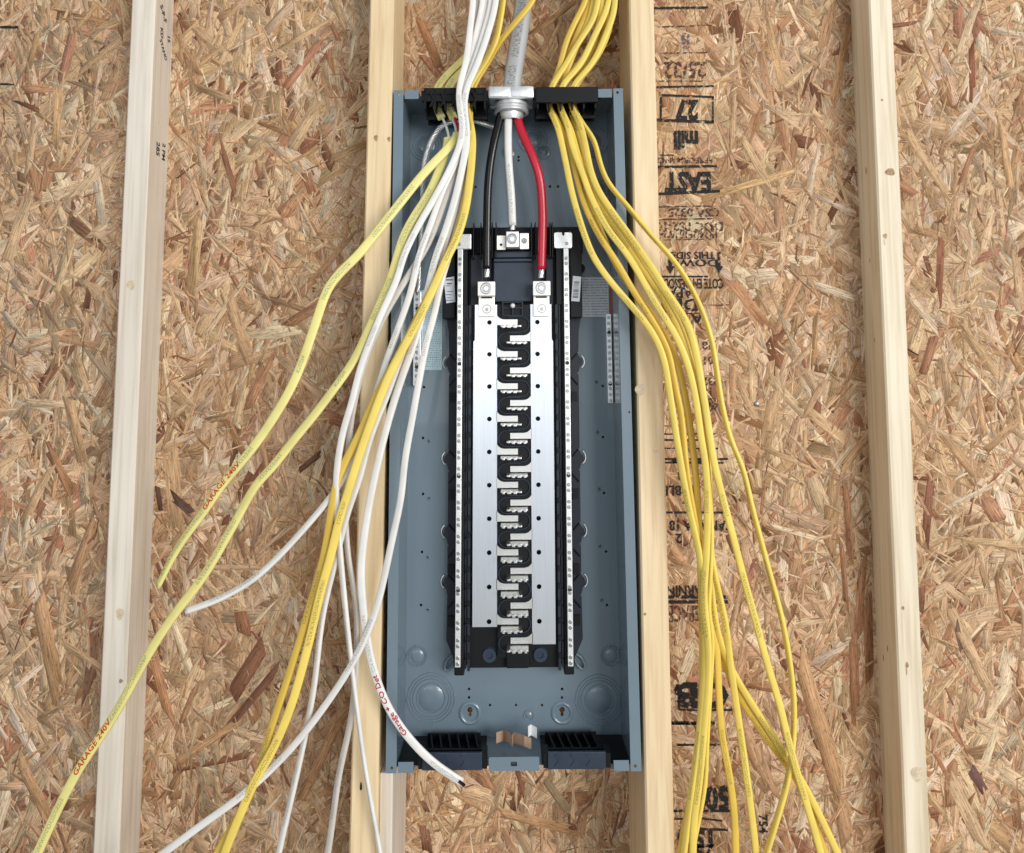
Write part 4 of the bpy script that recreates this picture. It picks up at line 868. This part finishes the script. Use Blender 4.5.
RT = [
 (a_ + [s1, (558, 128), (564.5, 157), (573, 197), (584.5, 235), (594, 258), (610, 281), (628, 302), (651.5, 331), (663, 356), (670, 395), (675, 428), (681, 465), (688, 503), (695.5, 536), (701, 564), (703, 600), (705, 640), (704, 680), (699, 735), (692, 789), (684, 852), (678, 900)], -.004, 'jy', 'yellow cable along the left edge of the right bundle, over the honey stud', (30, 20, 10, 30, 50, 60, 30)),
 (b_ + [s1, (556, 119), (569, 146), (576, 175), (585, 206), (600, 237), (616, 261), (635, 294), (654, 323), (668, 351), (674, 381), (681, 414), (686, 466), (691.5, 503), (698, 536), (700.5, 575), (701.5, 613), (702, 640), (702, 688), (695, 773), (688, 811), (680, 852), (672, 900)], .004, 'jy2', 'yellow cable second from the left in the right bundle, leftmost at the bottom', (30, 20, 30, 60, 60, 40)),
 (d_ + [s2, (567, 123), (573, 148), (582, 172), (591, 197), (607, 228), (629, 257), (656, 304), (675, 334), (687, 362), (696, 400), (701, 437), (705, 460), (707.6, 497), (706.6, 549), (704, 600), (708, 640), (708, 675), (704, 729), (699, 784), (694, 820), (693, 852), (690, 900)], -.008, 'jy', 'yellow cable on the face of the right bundle, hanging plumb to the bottom', (20, 10, 0, 20, 40, 0, 0)),
 (e_ + [s2, (571, 130), (578, 155), (587, 179), (600, 206), (622, 237), (645, 272), (670, 311), (684, 344), (694, 376), (701, 409), (705.5, 449), (709, 497), (711, 536), (709.7, 575), (708, 613), (711.5, 635), (710, 675), (706, 743), (704, 784), (694, 838), (688, 870), (684, 900)], 0, 'jy', 'yellow cable in the middle of the right bundle with its foot curling left', (20, 20, 40, 60, 50, 10)),
 (f_ + [s3, (580, 123), (586, 148), (591, 172), (598, 190), (611, 210), (633.5, 241), (658, 277), (670, 297), (687, 323), (696, 353), (702, 386), (708, 423), (713.5, 459), (722.6, 497), (733, 536), (743, 575), (753.5, 613), (768, 666), (779, 702), (787.5, 737), (795, 765), (804, 795), (820, 850), (832, 900)], -.012, 'jy', 'yellow cable leaving the right bundle at mid height for the lower right', (20, 20, 20, 20, 0, 0, 10, 20)),
 (c_ + [s1, (560, 125), (571, 152), (584, 190), (598, 225), (618, 268), (645, 305), (662, 330), (673, 350), (682, 381), (689, 419), (693, 450), (697, 490), (699, 530), (703, 575), (709, 612), (716.5, 647), (719, 696), (722, 735), (729, 773), (734, 811), (735.6, 852), (735, 900)], .012, 'jy2', 'shaded yellow cable deep in the right bundle, reappearing below its crossing', (20, 20, 10, 0, 0, 20, 20)),
 (i_ + [s2, (563, 118), (576, 152), (588, 182), (604, 214), (632, 252), (660, 291), (680, 326), (692, 365), (700, 405), (705, 449), (709, 500), (711, 554), (717.5, 588), (725, 621), (730, 661), (737, 710), (744, 757), (750.5, 806), (756, 852), (760, 900)], .006, 'jy', 'yellow cable hanging straight just right of the bundle knot to the bottom edge', (20, 20, 40, 40, 0, 0)),
 (h_ + [s3, (573, 118), (583, 150), (592, 183), (608, 212), (640, 255), (668, 293), (690, 328), (699, 365), (704, 405), (707, 449), (710, 500), (710, 560), (714, 613), (719, 638), (733, 672), (749, 699), (768.4, 729), (790, 762), (809.4, 795), (837, 852), (858, 900)], .010, 'jy', 'yellow cable slanting furthest right at the bottom edge', (20, 20, 40, 40, 0, 10)),
 (j_ + [s3, (576, 120), (582, 150), (590, 185), (606, 214), (634, 252), (664, 293), (684, 328), (696, 368), (702, 408), (706, 452), (708, 500), (708, 560), (713, 616), (722, 655), (738, 694), (755, 721), (774, 748), (793, 773), (802, 790), (812, 815), (825, 852), (842, 900)], .018, 'jy2', 'yellow cable trailing just under the furthest slanting one', (20, 20, 40, 40, 10, 30)),
 (g_ + [(573, 104), (582, 123), (593.5, 139), (600, 163), (607, 181), (629, 208), (651, 235), (671, 257), (687, 280), (703, 313), (712.5, 344), (717, 372), (722, 405), (731, 440), (743, 469), (751, 503), (761, 541), (771.5, 580), (780.5, 613), (787, 645), (792, 680), (794, 707), (793, 743), (787.5, 781), (777, 819), (767, 852), (755, 900)], -.004, 'jy', 'lone thin yellow cable swinging widest to the right of the bundle', (60, 60, 70, 70, 70, 70)),
]
for pts, d, m, label, roll in RT: cable(pts, D_RIGHT, d, (.0049 if 'lone' not in label else .0046), .0031, m, label, GR, roll)

# ------------------------------------------------------------------ small loose things
def ribbon(name, pts, wd, m, label, cat):
    """a folded paper strip: panel-local points of its lower edge and a height"""
    t = .0004; vs_ = []; fs = []
    for x, y, z in pts:
        for dy, dz in ((0, 0), (t, 0), (t, wd), (0, wd)): vs_.append(ploc(x, y + dy, z + dz))
    n = len(pts)
    for i in range(n-1):
        for k in range(4): fs.append((i*4+k, i*4+(k+1) % 4, i*4+4+(k+1) % 4, i*4+4+k))
    fs += [(0, 1, 2, 3), tuple((n-1)*4+k for k in range(4))]
    base = ploc(*pts[0]); mb = MB(); mb.add([tuple(Vector(v) - base) for v in vs_], fs); o = mb.build(name, m); o.location = base
    return tag(o, label, cat)
ribbon('paper_strip', [(-.025, .045, -.4500), (-.014, .066, -.4560), (-.008, .050, -.4500), (-.002, .040, -.4530), (.0, .062, -.4570), (.016, .044, -.4540), (.026, .040, -.4560)], .0150, M['kraft'], 'crumpled brown paper strip lying on the panel floor', 'paper')
ribbon('paper_scrap', [(.0215, .046, -.4420), (.0260, .056, -.4440), (.0345, .048, -.4450)], .0150, M['wpaper'], 'small white paper scrap standing on the brown paper strip', 'paper')
def nail(px, py, label, ln=.012, r=.004):
    p = at(px, py, YW - .003); mb = MB(); mb.lathe(0, 0, 0, [(0, -.0018), (r*.6, -.0016), (r, -.0006), (r, .0004), (r*.4, .0006), (r*.35, ln)], 14)
    o = mb.build('nail', M['steel'], None, 40); o.location = p; tag(o, label, 'nail')
nail(757, 404, 'shiny nail head driven into the strand board right of the yellow cables')
p0 = at(907, 349, 1.262); p1 = at(918, 355, 1.255)
mb = MB(); mb.tube([Vector((0, 0, 0)), (p1 - p0)], .0012, 8); o = mb.build('nail', M['dark'], None, 60); o.location = p0; tag(o, 'thin dark nail tip poking out beside the far right stud', 'nail')
